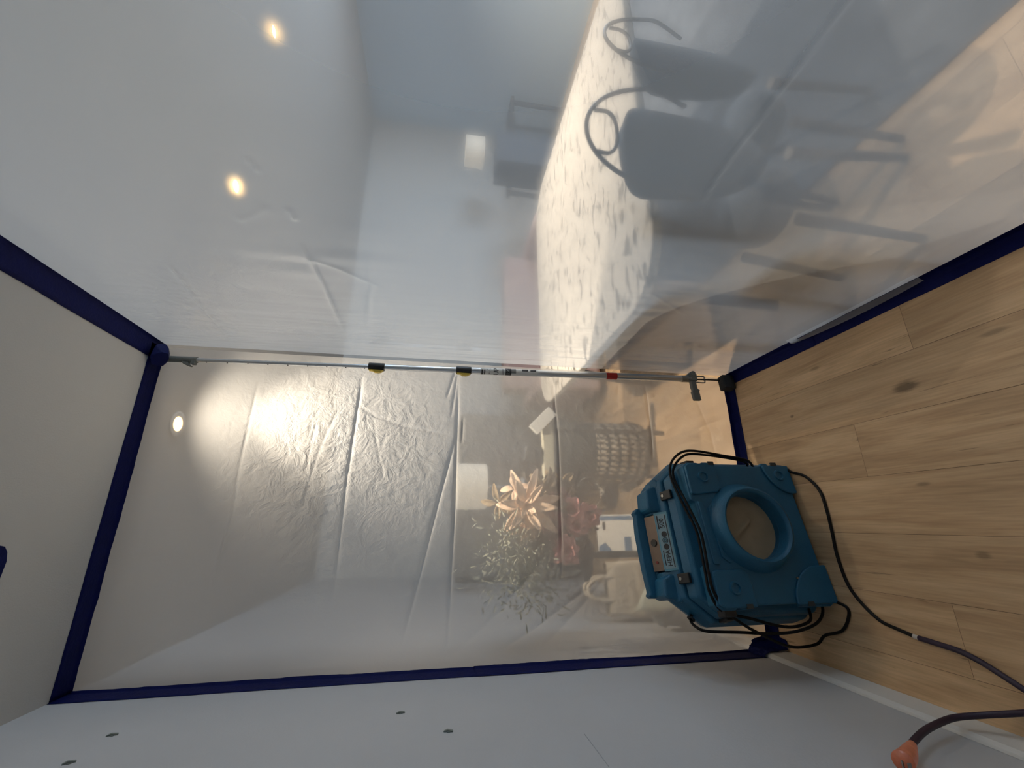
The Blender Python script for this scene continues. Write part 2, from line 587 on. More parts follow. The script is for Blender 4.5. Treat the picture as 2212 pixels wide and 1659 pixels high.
def creases(u, v, lst):
    h = np.zeros(u.shape)
    for pts, amp, wid in lst:
        dd, t = polyline_dist(u, v, pts)
        tp = np.clip(np.minimum(t, 1 - t) * 6, 0, 1)
        h += amp * tp * np.exp(-(dd / wid))
    return h

def blob(u, v, cu, cv, su, sv):
    return np.exp(-((u - cu) / su) ** 2 - ((v - cv) / sv) ** 2)

def sheet(name, U, V, disp, place, label, mshell):
    uu, vv = np.meshgrid(U, V, indexing='ij')
    h = disp(uu, vv)
    return tag(grid_mesh(name, place(uu, vv, h), mshell), label, 'plastic sheet')

def disp_front(x, z):
    ed = np.clip(np.minimum.reduce([x - XL, XR - x, z, H - z]) / 0.10, 0, 1)
    h = 0.012 * (vnoise(x, z, 1.6, 1.1, 1)) * ed
    h += creases(x, z, [
        ([(0.562, 2.132), (0.402, 2.137), (0.197, 2.141), (0.028, 2.132), (-0.211, 2.159)], 0.0042, 0.005),
        ([(0.613, 1.73), (0.456, 1.736), (0.153, 1.747), (-0.054, 1.747), (-0.28, 1.743)], 0.0060, 0.006),
        ([(0.64, 1.326), (0.366, 1.325), (0.09, 1.322), (-0.225, 1.328), (-0.47, 1.331)], 0.0050, 0.0045),
        ([(0.36, 1.324), (0.076, 1.389), (-0.19, 1.445), (-0.42, 1.495)], 0.0065, 0.0055),
        ([(0.65, 1.338), (0.512, 1.374)], 0.0035, 0.004),
        ([(0.64, 1.33), (0.42, 1.352)], 0.0030, 0.004),
        ([(0.44, 1.299), (0.311, 1.303)], 0.0025, 0.004),
        ([(0.48, 1.80), (0.30, 1.86), (0.13, 1.888), (0.068, 1.893)], 0.0022, 0.004),
        ([(0.419, 1.885), (0.187, 1.909)], 0.0020, 0.004),
        ([(0.46, 1.68), (0.28, 1.64), (0.15, 1.60)], 0.0018, 0.006),
        ([(0.47, 1.74), (0.42, 1.66), (0.38, 1.53), (0.35, 1.34)], 0.0030, 0.009),
        ([(0.62, 0.896), (0.535, 0.892), (0.345, 0.882), (0.015, 0.886), (-0.229, 0.891)], 0.0026, 0.0035),
        ([(0.625, 0.443), (0.4, 0.439), (0.252, 0.445)], 0.0026, 0.004),
        ([(-0.20, 0.72), (-0.249, 0.783), (-0.386, 1.012), (-0.46, 1.16)], 0.0030, 0.010),
        ([(-0.10, 0.60), (-0.30, 0.80), (-0.45, 0.98)], 0.0025, 0.014),
        ([(-0.13, 0.95), (-0.33, 1.15), (-0.47, 1.33)], 0.0025, 0.018),
        ([(0.60, 0.20), (0.40, 0.14), (0.2, 0.12)], 0.002, 0.012),
    ])
    # crumpled patch between the upper folds
    m1 = blob(x, z, 0.18, 1.86, 0.30, 0.20)
    m2 = blob(x, z, 0.18, 1.52, 0.34, 0.20) * 0.6
    h += 0.0030 * m1 * (vnoise(x, z, 26, 13, 5) + 0.7 * vnoise(x + 0.4 * z, z, 48, 30, 6))
    h += 0.0026 * m2 * (vnoise(x - 0.5 * z, z, 20, 16, 7) + 0.6 * vnoise(x, z, 44, 30, 8))
    # tight ripples beside the second fold
    m3 = blob(x, z, 0.20, 1.785, 0.20, 0.035)
    h += 0.0035 * m3 * vnoise(x, z, 60, 16, 9)
    m4 = blob(x, z, 0.35, 0.20, 0.35, 0.35)
    h += 0.0035 * m4 * (vnoise(x + 0.8 * z, z, 10, 8, 10))
    return h
place_front = lambda u, v, h: np.stack([u, YB - h, v], -1)
Uf = np.linspace(XL + 0.002, XR - 0.010, 250)
Vf = np.linspace(0.004, H - 0.004, 560)
sheet('plastic_sheet', Uf, Vf, disp_front, place_front,
      'creased clear plastic sheet hung behind the blue air scrubber, between left wall and pole', M_filmF)

def disp_right(y, z):
    ed = np.clip(np.minimum.reduce([YB - y, z, H - z]) / 0.10, 0, 1)
    h = 0.016 * vnoise(y, z, 0.9, 0.9, 21) * ed
    h += creases(y, z, [
        ([(0.10, 0.870), (0.300, 0.867), (0.425, 0.859), (0.612, 0.848), (0.70, 0.83)], 0.0028, 0.004),
        ([(0.725, 1.797), (0.763, 1.787)], 0.004, 0.004),
        ([(0.86, 1.764), (0.907, 1.758)], 0.005, 0.004),
        ([(0.99, 1.772), (1.203, 1.764), (1.52, 1.770)], 0.0055, 0.005),
        ([(1.15, 2.16), (1.25, 2.175), (1.45, 2.20), (1.697, 2.22)], 0.0040, 0.005),
        ([(1.08, 0.76), (1.212, 0.55)], 0.0020, 0.005),
        ([(0.86, 1.80), (0.90, 1.85), (0.93, 1.90)], 0.0025, 0.010),
        ([(1.05, 1.79), (1.10, 1.70), (1.18, 1.60)], 0.0030, 0.012),
    ])
    # pleats running up the sheet where it is pulled in to the pole
    near = np.clip((y - 1.05) / 0.65, 0, 1) ** 2
    h += 0.0040 * near * ed * vnoise(y, z, 30, 2.2, 22)
    h += 0.0020 * near * vnoise(y, z, 75, 5, 23)
    h += 0.0045 * blob(y, z, 1.15, 1.75, 0.22, 0.22) * (vnoise(y, z, 22, 5, 24))
    h += 0.0016 * blob(y, z, 1.45, 2.21, 0.20, 0.10) * (vnoise(y + 0.6 * z, z, 60, 60, 25))
    h += 0.0045 * blob(y, z, 1.15, 0.72, 0.12, 0.14) * vnoise(y, z, 34, 10, 26)
    h += 0.003 * blob(y, z, 1.45, 0.5, 0.2, 0.3) * vnoise(y - 0.5 * z, z, 20, 12, 27)
    return h
place_right = lambda u, v, h: np.stack([XR - h, u, v], -1)
Ur = np.concatenate([np.linspace(-2.1, 0.2, 110, endpoint=False), np.linspace(0.2, 1.0, 110, endpoint=False), np.linspace(1.0, YB - 0.010, 200)])
Vr = np.linspace(0.004, H - 0.004, 400)
sheet('plastic_sheet', Ur, Vr, disp_right, place_right,
      'clear plastic sheet running from the pole towards the camera, dining table behind it', M_filmR)

# ------------------------------------------------------------------ blue tape
def tape_strip(name, label, path0, path1, prof, n=90, wob=0.0016, seed=1, torn=(0.0, 0.0)):
    # prof: list of offset vectors across the strip; swept from path0 to path1
    rnd = np.random.default_rng(seed)
    P0, P1 = np.array(path0, float), np.array(path1, float)
    t = np.linspace(0, 1, n)
    L_ = np.linalg.norm(P1 - P0)
    prof = np.array(prof, float)
    k = len(prof)
    P = P0[None, None] + (P1 - P0)[None, None] * t[:, None, None] + prof[None]
    wdir = prof[-1] - prof[-2]; wdir = wdir / np.linalg.norm(wdir)
    wdir0 = prof[0] - prof[1]; wdir0 = wdir0 / np.linalg.norm(wdir0)
    wa = wob * np.cumsum(rnd.normal(0, 1, n)) / 4; wa -= np.linspace(wa[0], wa[-1], n)
    wb = wob * np.cumsum(rnd.normal(0, 1, n)) / 4; wb -= np.linspace(wb[0], wb[-1], n)
    P[:, -1] += wdir[None] * np.clip(wa, -0.004, 0.004)[:, None]
    P[:, 0] += wdir0[None] * np.clip(wb, -0.004, 0.004)[:, None]
    ax = (P1 - P0) / L_
    for e, tn in ((0, torn[0]), (-1, torn[1])):
        if tn:
            P[e] += ax[None] * rnd.uniform(-tn, tn, k)[:, None]
    o = grid_mesh(name, P, M_tape)
    md = o.modifiers.new('thick', 'SOLIDIFY')
    md.thickness = 0.0006
    md.offset = 0
    tag(o, label, 'tape')
    return o
e = 0.0012
def flat(v0, v1, n=6):
    v0, v1 = np.array(v0, float), np.array(v1, float)
    return [tuple(v0 + (v1 - v0) * i / (n - 1)) for i in range(n)]
tape_strip('painters_tape', 'long blue tape strip on the ceiling along the top of the right-hand sheet', (XR, -2.0, H - e), (XR, YB - 0.01, H - e),
           [(-0.001, 0, -0.006)] + flat((-0.003, 0, 0), (-0.078, 0, 0)), seed=2)
tape_strip('painters_tape', 'blue tape strip on the ceiling along the front sheet, pole to left wall', (XL + 0.001, YB, H - e), (XR - 0.02, YB, H - e),
           [(0, -0.001, -0.006)] + flat((0, -0.003, 0), (0, -0.078, 0)), seed=3)
tape_strip('painters_tape', 'blue tape strip up the left wall, upper length ending at the ceiling corner', (XL + e, YB, 1.20), (XL + e, YB, H - 0.002),
           [(0.006, -0.001, 0)] + flat((0, -0.003, 0), (0, -0.086, 0)), seed=4, torn=(0.004, 0))
tape_strip('painters_tape', 'blue tape strip up the left wall, lower length starting above the baseboard', (XL + e + 0.0008, YB, 0.108), (XL + e + 0.0008, YB, 1.235),
           [(0.006, -0.001, 0)] + flat((0, -0.003, 0), (0, -0.090, 0)), seed=5, torn=(0.003, 0.004))
tape_strip('painters_tape', 'blue tape strip on the floor under the front sheet, mostly behind the air scrubber', (XL + 0.016, YB, 0.001), (XR - 0.012, YB, 0.001),
           [(0, -0.0035, 0.026), (0, -0.0045, 0.013)] + flat((0, -0.006, 0.0005), (0, -0.048, 0.0005)), seed=6)
tape_strip('painters_tape', 'short bright blue tape strip on the floor along the right sheet, beside the pole foot', (XR, 1.25, 0.0016), (XR, YB - 0.012, 0.0016),
           [(-0.003, 0, 0.028), (-0.0045, 0, 0.014)] + flat((-0.007, 0, 0.0005), (-0.052, 0, 0.0005)), n=40, seed=7, torn=(0.002, 0))
tape_strip('painters_tape', 'long dark blue tape strip on the floor along the right sheet, nearer the camera', (XR, -2.0, 0.0008), (XR, 1.29, 0.0008),
           [(-0.012, 0, 0.040), (-0.006, 0, 0.020)] + flat((-0.014, 0, 0.0005), (-0.050, 0, 0.0005)), seed=8, torn=(0, 0.003))
# loose edge of plastic that curls over the long floor tape
U_ = np.linspace(0.85, 1.33, 40)
prof = [(-0.004, 0.046), (-0.012, 0.034), (-0.022, 0.026), (-0.026, 0.016)]
P = np.array([[(XR + a * (0.4 + 0.6 * (1 - abs((y - 1.05) / 0.3) ** 2 if abs(y - 1.05) < 0.3 else 0)), y, b_ + 0.004) for a, b_ in prof] for y in U_])
tag(grid_mesh('plastic_flap', P, M_core), 'narrow loose lip of plastic curling over the floor tape on the right', 'plastic strip')

def crumple(name, label, c, rad, seed, squash=(1, 1, 1), flatten=None):
    bm = bmesh.new()
    bmesh.ops.create_icosphere(bm, subdivisions=4, radius=1.0)
    rn = random.Random(seed)
    pl = [(Vector((rn.gauss(0, 1), rn.gauss(0, 1), rn.gauss(0, 1))).normalized(), rn.uniform(0.50, 0.85)) for _ in range(34)]
    for v in bm.verts:
        for nrm, dd in pl:
            k = v.co.dot(nrm)
            if k > dd:
                v.co -= nrm * (k - dd) * 0.95
        v.co = Vector((v.co.x * squash[0], v.co.y * squash[1], v.co.z * squash[2])) * rad + Vector(c)
        if flatten and v.co.z > flatten:
            v.co.z = flatten
    o = obj(name, bm, M_tape, auto=25)
    return tag(o, label, 'tape')
crumple('tape_wad', 'crumpled blue tape wad wrapped over the top of the pole at the ceiling', (0.622, 1.712, H - 0.027), 0.064, 5, (1.0, 0.95, 0.50), H - 0.0015)
# torn pieces at the floor corner by the left wall
def scrap(label, pts, thick=0.0008, wr=0.002, seed=1):
    bm = bmesh.new()
    rn = random.Random(seed)
    vs = [bm.verts.new(Vector(p)) for p in pts]
    fc = bm.faces.new(vs)
    bmesh.ops.triangulate(bm, faces=[fc])
    bmesh.ops.subdivide_edges(bm, edges=bm.edges[:], cuts=4, use_grid_fill=True)
    for v in bm.verts:
        v.co += Vector((rn.uniform(-wr, wr), rn.uniform(-wr, wr), rn.uniform(-wr, wr)))
    o = obj('painters_tape', bm, M_tape)
    md = o.modifiers.new('thick', 'SOLIDIFY')
    md.thickness = thick
    return tag(o, label, 'tape')
scrap('torn blue tape piece wrapped over the baseboard at the foot of the wall',
      [(XL + 0.003, YB - 0.088, 0.118), (XL + 0.003, YB - 0.006, 0.125), (XL + 0.022, YB - 0.008, 0.112), (XL + 0.045, YB - 0.010, 0.098), (XL + 0.055, YB - 0.014, 0.055),
       (XL + 0.075, YB - 0.020, 0.030), (XL + 0.060, YB - 0.040, 0.006), (XL + 0.055, YB - 0.085, 0.005), (XL + 0.020, YB - 0.088, 0.006), (XL + 0.018, YB - 0.088, 0.090)], wr=0.0022, seed=4)
bm = bmesh.new()
rim = [(-0.049, 1.367), (-0.052, 1.380), (-0.066, 1.392), (-0.090, 1.399), (-0.150, 1.396), (-0.200, 1.392), (-0.200, 1.340), (-0.14, 1.345), (-0.09, 1.352)]
for z in (H - 0.0015, H - 0.0006):
    pass
A = [bm.verts.new((x - 0.0, y, H - 0.0018)) for x, y in rim]
B = [bm.verts.new((x - 0.0, y, H - 0.0006)) for x, y in rim]
bm.faces.new(A); bm.faces.new(B[::-1])
for i in range(len(rim)):
    j = (i + 1) % len(rim)
    bm.faces.new((A[i], B[i], B[j], A[j]))
tag(obj('painters_tape', bm, M_tape), 'isolated short blue tape scrap stuck to the bare ceiling at the frame edge', 'tape')

# ------------------------------------------------------------------ support pole
PX0, PY0 = 0.655, 1.737
def px(z):  # slight lean of the pole
    return 0.655 + (0.618 - 0.655) * z / 2.4
def PP(z, dx=0, dy=0):
    return Vector((px(z) + dx, PY0 + dy, z))
pole = thing('support_pole', 'silver telescoping support pole wedged between floor and ceiling where the two sheets meet', 'pole', (0.655, PY0, 0))
def pobj(name, bm, mt, parent=None, **k):
    o = obj(name, bm, mt, **k)
    o.parent = parent or pole
    o.matrix_parent_inverse = Matrix.Translation((-0.655, -PY0, 0)) if o.parent == pole else Matrix.Identity(4)
    return o
def ptube(name, z0, z1, rad, mt, n=32):
    bm = bmesh.new()
    add_cyl(bm, PP(z0), PP(z1), rad, n=n)
    return pobj(name, bm, mt, auto=40)
ptube('upper_tube', 1.62, 2.385, 0.0088, M_alu)
ptube('middle_tube', 1.26, 1.66, 0.0122, M_alu)
low = ptube('lower_tube', 0.262, 1.30, 0.0150, M_alu)
for k in range(9):  # black discs stand in for the dark inside the tube's holes
    z = 1.72 + k * 0.075
    bm = bmesh.new()
    add_cyl(bm, PP(z) + Vector((-0.0080, -0.0026, 0)), PP(z) + Vector((-0.0096, -0.0032, 0)), 0.0024, n=10)
    pobj('lock_hole', bm, M_black)
for zc in (1.672, 1.305):
    bm = bmesh.new()
    add_lathe(bm, [(0.0145, -0.033), (0.0172, -0.031), (0.0172, 0.028), (0.016, 0.033), (0.0125, 0.033)], 32, Matrix.Translation(PP(zc)))
    cl = pobj('clamp_collar', bm, M_black, auto=40)
    bm = bmesh.new()
    add_prism(bm, [(-0.016, -0.030), (-0.0235, -0.020), (-0.026, -0.010), (-0.026, 0.006), (-0.0195, 0.016), (-0.0185, 0.030), (-0.014, 0.030)], -0.011, 0.007, M=Matrix.Translation(PP(zc)))
    pobj('clamp_lever', bm, M_yellow, parent=cl, bevel=0.001)
    cl['label'] = 'black clamp collar with a yellow lever'
bm = bmesh.new()
add_cyl(bm, PP(0.597), PP(0.648), 0.0158, n=32)
pobj('red_band', bm, M_red, auto=40)['label'] = 'red band'
# printed paper sticker wrapped on the lower tube
bm = bmesh.new()
R_ = 0.01525
rows = []
for z in (0.975, 1.232):
    rows.append([bm.verts.new(PP(z) + Vector((R_ * math.cos(a), R_ * math.sin(a), 0))) for a in np.linspace(math.radians(150), math.radians(335), 26)])
for i in range(25):
    bm.faces.new((rows[0][i], rows[0][i + 1], rows[1][i + 1], rows[1][i]))
st = pobj('sticker', bm, M_paper, smooth=True)
st['label'] = 'printed paper sticker'
ANG = math.atan2(-PY0, -0.64)      # direction from the pole towards the camera
def on_tube(z, off=0.0006, roll=0.0):
    n = Vector((math.cos(ANG + roll), math.sin(ANG + roll), 0))
    t = Vector((-n.y, n.x, 0))
    Mx = Matrix((t, Vector((0, 0, 1)), n)).transposed().to_4x4()
    Mx.translation = PP(z) + n * (R_ + off)
    return Mx
def ptext(s, size, z, mt=M_ink, bold=0.0006, off=0.0008):
    o = text_mesh('sticker_text', s, size, mt, on_tube(z, off), None, bold=bold)
    # wrap on the cylinder
    for v in o.data.vertices:
        c = PP(v.co.z)
        dv = Vector((v.co.x - c.x, v.co.y - c.y, 0))
        n = Vector((math.cos(ANG), math.sin(ANG), 0)); t = Vector((-n.y, n.x, 0))
        a = dv.dot(t) / R_; rr = R_ + 0.0005
        p = n * math.cos(a) * rr + t * math.sin(a) * rr
        v.co = (c.x + p.x, c.y + p.y, v.co.z)
    o.parent = st
    return o
def wrap_patch(name, z0, z1, a0, a1, mt, parent, rr=R_ + 0.0004):
    bm = bmesh.new()
    rows = []
    for z in (z0, z1):
        rows.append([bm.verts.new(PP(z) + Vector((rr * math.cos(ANG + a), rr * math.sin(ANG + a), 0))) for a in np.linspace(a0, a1, 14)])
    for i in range(13):
        bm.faces.new((rows[0][i], rows[0][i + 1], rows[1][i + 1], rows[1][i]))
    o = obj(name, bm, mt, smooth=True)
    o.parent = parent
    return o
wrap_patch('printed_bar', 1.221, 1.229, -1.2, 0.5, M_ink, st)
wrap_patch('printed_bar', 1.212, 1.217, -1.2, 0.5, M_ink, st)
ptext('-Z', 0.026, 1.196, bold=0.0)
ptext('UP', 0.030, 1.163)
wrap_patch('printed_bar', 1.136, 1.138, -1.0, 0.9, M_ink, st)
wrap_patch('printed_bar', 1.131, 1.133, -1.0, 0.9, M_ink, st)
wrap_patch('printed_panel', 1.096, 1.122, -1.2, 1.3, M_ink, st)
ptext("12'", 0.022, 1.109, mt=M_paper, bold=0.0004, off=0.0012).data.transform(Matrix.Identity(4))
wrap_patch('printed_panel', 1.075, 1.096, -0.3, 1.2, mat('grey_ink', (0.20, 0.21, 0.21), 0.5), st)
wrap_patch('printed_bar', 1.020, 1.048, 0.35, 1.1, M_ink, st)
wrap_patch('printed_bar', 0.985, 1.010, 0.35, 1.1, M_ink, st)
# top clip
bm = bmesh.new()
add_cyl(bm, PP(2.355), PP(2.485), 0.0125, n=20)
add_box(bm, (px(2.38) - 0.020, PY0 - 0.012, 2.358), (px(2.38) + 0.006, PY0 + 0.008, 2.372))
pobj('top_fitting', bm, M_greyp, bevel=0.001)
bm = bmesh.new()
add_prism(bm, [(-0.010, 2.405), (-0.019, 2.400), (-0.030, 2.372), (-0.028, 2.366), (-0.018, 2.380), (-0.012, 2.380)], PY0 - 0.010, PY0 + 0.004, M=Matrix.Translation((px(2.4), 0, 0)))
pobj('trigger_clip', bm, M_greyp, bevel=0.001)
# ratchet jack at the foot
bm = bmesh.new()
add_cyl(bm, PP(0.222), PP(0.268), 0.0165, n=24)
jk = pobj('jack_body', bm, M_steel, auto=40)
bm = bmesh.new()
add_box(bm, (px(0.2) - 0.012, PY0 - 0.016, 0.192), (px(0.2) + 0.022, PY0 + 0.012, 0.238))
add_cyl(bm, PP(0.21, 0.024, -0.018), PP(0.21, 0.024, 0.014), 0.013, n=20)
pobj('pivot_block', bm, M_greyp, bevel=0.003)
bm = bmesh.new()
add_tube(bm, [PP(0.222, -0.012), PP(0.150, -0.016), PP(0.146, 0.0), PP(0.150, 0.016), PP(0.222, 0.012)], 0.0032, 8)
pobj('bracket_loop', bm, M_steel, smooth=True)
bm = bmesh.new()
hp = [(-0.010, 0.226), (-0.045, 0.224), (-0.060, 0.220), (-0.066, 0.226), (-0.108, 0.218), (-0.108, 0.184), (-0.066, 0.190), (-0.058, 0.184), (-0.052, 0.196), (-0.010, 0.200)]
add_prism(bm, hp, PY0 - 0.014, PY0 + 0.006, M=Matrix.Translation((0.652, 0, 0)))
pobj('squeeze_handle', bm, M_greyp, bevel=0.003)
bm = bmesh.new()
add_cyl(bm, PP(0.055), PP(0.225), 0.0038, n=12)
pobj('steel_rod', bm, M_dsteel, auto=40)
bm = bmesh.new()
add_box(bm, (-0.036, -0.024, 0.0025), (0.036, 0.020, 0.062), Matrix.Translation((0.638, PY0 - 0.004, 0)) @ Matrix.Rotation(math.radians(8), 4, 'Z'))
pobj('rubber_foot', bm, M_rubber, bevel=0.006)

# ------------------------------------------------------------------ air scrubber
SC = thing('air_scrubber', 'blue portable air scrubber on the floor with looped cords and a round intake collar', 'air scrubber',
           (-0.03, 1.46, 0.0), math.atan2(0.204, 0.979))
# local axes: x along the width, y away from the camera, z up
def octo(w_, z0, z1, cx, cz, bx_=None, bz=None):
    bx_ = bx_ or 0.03
    bz = bz or 0.03
    return [(-w_ + bx_, z0), (w_ - bx_, z0), (w_, z0 + bz), (w_, z1 - cz), (w_ - cx, z1), (-w_ + cx, z1), (-w_, z1 - cz), (-w_, z0 + bz)]
def loft(sections):
    # sections: list of (y, polygon)
    bm = bmesh.new()
    rings = []
    for (y, poly) in sections:
        rings.append([bm.verts.new((a, y, c)) for a, c in poly])
    n = len(rings[0])
    for A_, B_ in zip(rings, rings[1:]):
        for i in range(n):
            j = (i + 1) % n
            bm.faces.new((A_[i], A_[j], B_[j], B_[i]))
    bm.faces.new(rings[0])
    bm.faces.new(rings[-1][::-1])
    return bm
# front half shell
bm = loft([(0.050, octo(0.262, 0.02, 0.478, 0.055, 0.060)), (0.062, octo(0.272, 0.02, 0.490, 0.06, 0.070)), (0.098, octo(0.280, 0.02, 0.503, 0.07, 0.085))])
obj('front_half', bm, M_blue, SC, bevel=0.006)
bm = loft([(0.098, octo(0.274, 0.025, 0.497, 0.07, 0.085)), (0.103, octo(0.274, 0.025, 0.497, 0.07, 0.085))])
obj('seam_gasket', bm, M_dark_in, SC)
# rear half shell, higher and wider, with the handle recess cut through its top
rear = loft([(0.103, octo(0.284, 0.02, 0.512, 0.075, 0.090)), (0.118, octo(0.292, 0.02, 0.520, 0.080, 0.095)), (0.165, octo(0.304, 0.03, 0.548, 0.095, 0.125)),
             (0.205, octo(0.300, 0.05, 0.556, 0.11, 0.14)), (0.232, octo(0.285, 0.07, 0.545, 0.12, 0.15))])
rear_o = obj('rear_half', rear, M_blue, SC, bevel=0.007)
cut = bmesh.new()
add_box(cut, (-0.118, 0.140, 0.42), (0.090, 0.192, 0.70))
cm = bpy.data.meshes.new('cut')
bmesh.ops.recalc_face_normals(cut, faces=cut.faces[:])
cut.to_mesh(cm); cut.free()
co = bpy.data.objects.new('cut', cm)
COL.objects.link(co)
co.parent = SC
bpy.context.view_layer.update()
rear_o.modifiers.clear()
md = rear_o.modifiers.new('b', 'BOOLEAN'); md.operation = 'DIFFERENCE'; md.object = co; md.solver = 'EXACT'
dg = bpy.context.evaluated_depsgraph_get()
me2 = bpy.data.meshes.new_from_object(rear_o.evaluated_get(dg))
rear_o.modifiers.clear()
rear_o.data = me2
bpy.data.objects.remove(co)
md = rear_o.modifiers.new('bevel', 'BEVEL'); md.width = 0.006; md.segments = 3; md.limit_method = 'ANGLE'; md.angle_limit = math.radians(30)
# raised shoulders beside the recess, and the handle bar
for nm, a0, a1 in (('shoulder', 0.098, 0.200), ('shoulder', -0.212, -0.126)):
    bm = bmesh.new()
    add_prism(bm, [(a0, 0.49), (a1, 0.49), (a1 - 0.004, 0.540), (a1 - 0.018, 0.566), (a0 + 0.012, 0.574), (a0, 0.560)], 0.126, 0.222)
    obj(nm, bm, M_blue, SC, bevel=0.008)
bm = bmesh.new()
add_prism(bm, [(-0.205, 0.540), (0.125, 0.548), (0.125, 0.588), (0.115, 0.594), (0.108, 0.602), (0.100, 0.594), (0.03, 0.600), (-0.10, 0.598), (-0.185, 0.592), (-0.193, 0.600), (-0.203, 0.592)], 0.200, 0.236)
obj('handle', bm, M_blue, SC, bevel=0.008)
# sensor plate seen in the recess
bm = bmesh.new()
RM = Matrix.Translation((-0.014, 0.168, 0.553)) @ Matrix.Rotation(math.radians(24), 4, 'X')
add_box(bm, (-0.100, -0.027, -0.012), (0.100, 0.027, 0.0), RM)
pl = obj('recess_plate', bm, M_plate, SC)
pl['label'] = 'brown plate in the handle recess'
bm = bmesh.new()
add_cyl(bm, RM @ Vector((0, 0.002, 0.0)), RM @ Vector((0, 0.002, 0.004)), 0.013, n=24)
obj('plate_knob', bm, M_black, pl, auto=40)
bm = bmesh.new()
add_cyl(bm, RM @ Vector((-0.070, 0.004, 0.0)), RM @ Vector((-0.070, 0.004, 0.003)), 0.005, n=16)
obj('plate_light', bm, mat('dark_red_lens', (0.20, 0.02, 0.02), 0.3), pl, auto=40)
# name strip in front of the recess: a shallow sloped ledge
TILT = math.radians(42)
LM = Matrix.Translation((-0.013, 0.1235, 0.5295)) @ Matrix.Rotation(TILT, 4, 'X')
bm = bmesh.new()
add_box(bm, (-0.106, -0.027, -0.012), (0.106, 0.027, 0.0), LM)
lab = obj('name_strip', bm, M_blue2, SC, bevel=0.002)
lab['label'] = 'pale printed name strip'
bm = bmesh.new()
add_box(bm, (-0.098, -0.0205, -0.001), (0.098, 0.0205, 0.0008), LM)
obj('strip_face', bm, mat('strip_pale', (0.20, 0.30, 0.34), 0.5), lab)
bm = bmesh.new()
for (x0, x1) in ((-0.094, 0.094),):
    add_box(bm, (x0, -0.0175, 0), (x1, -0.0140, 0.0014), LM)
    add_box(bm, (x0 + 0.008, 0.0140, 0), (x0 + 0.060, 0.0175, 0.0014), LM)
    add_box(bm, (x1 - 0.050, 0.0125, 0), (x1, 0.0175, 0.0014), LM)
obj('strip_bars', bm, M_ink, lab)
def strip_text(s, size, x, y=-0.001, mt=M_ink, bold=0.0004):
    return text_mesh('strip_text', s, size, mt, LM @ Matrix.Translation((x, y, 0.0012)), lab, bold=bold)
strip_text('HEPA', 0.0235, -0.062)
strip_text('500', 0.0245, 0.064, 0.0)
bm = bmesh.new()
for x, rr in ((-0.022, 0.0105), (0.0005, 0.0110), (0.0235, 0.0105)):
    add_cyl(bm, LM @ Vector((x, 0.0, 0.0008)), LM @ Vector((x, 0.0, 0.0018)), rr, n=24)
em = obj('strip_emblems', bm, M_ink, lab)
bm = bmesh.new()
add_lathe(bm, [(0.0068, 0.0019), (0.0086, 0.0019), (0.0086, 0.0023), (0.0068, 0.0023)], 24, LM @ Matrix.Translation((0.0005, 0, 0)), closed=True)
for a in range(4):
    ca = math.radians(20 + a * 45)
    add_box(bm, (-0.0055, -0.0005, 0.0019), (0.0055, 0.0005, 0.0023), LM @ Matrix.Translation((0.0005, 0, 0)) @ Matrix.Rotation(ca, 4, 'Z'))
obj('emblem_globe', bm, M_blue2, lab)
# latches on the seam
def latch(M_):
    bm = bmesh.new()
    add_box(bm, (-0.017, -0.026, -0.004), (0.017, 0.026, 0.009), M_)
    o = obj('latch', bm, M_black, SC, bevel=0.003)
    bm = bmesh.new()
    add_cyl(bm, M_ @ Vector((0, 0.012, 0.009)), M_ @ Vector((0, 0.012, 0.0115)), 0.006, n=18)
    rv = obj('rivet', bm, M_steel, o, auto=40)
    return o
latch(Matrix.Translation((0.150, 0.088, 0.505)) @ Matrix.Rotation(math.radians(18), 4, 'X'))
latch(Matrix.Translation((-0.148, 0.088, 0.505)) @ Matrix.Rotation(math.radians(18), 4, 'X'))
latch(Matrix.Translation((-0.279, 0.085, 0.385)) @ Matrix.Rotation(math.radians(-90), 4, 'Y') @ Matrix.Rotation(math.radians(8), 4, 'X'))
latch(Matrix.Translation((0.279, 0.085, 0.385)) @ Matrix.Rotation(math.radians(90), 4, 'Y') @ Matrix.Rotation(math.radians(8), 4, 'X'))
# round bosses on the shoulders of the rear half
for a, c in ((0.205, 0.520), (-0.205, 0.520)):
    bm = bmesh.new()
    add_lathe(bm, [(0.0, 0.0), (0.020, 0.0), (0.020, 0.006), (0.015, 0.010), (0.0, 0.010)], 28, Matrix.Translation((a, 0.135, c)) @ Matrix.Rotation(math.radians(32), 4, 'X'))
    obj('boss', bm, M_blue, SC, auto=35)
# cord hole
bm = bmesh.new()
add_lathe(bm, [(0.008, 0), (0.014, 0), (0.014, 0.006), (0.008, 0.006)], 20, Matrix.Translation((-0.272, 0.150, 0.478)) @ Matrix.Rotation(math.radians(-50), 4, 'Y'), closed=True)
obj('cord_grommet', bm, M_black, SC, auto=40)

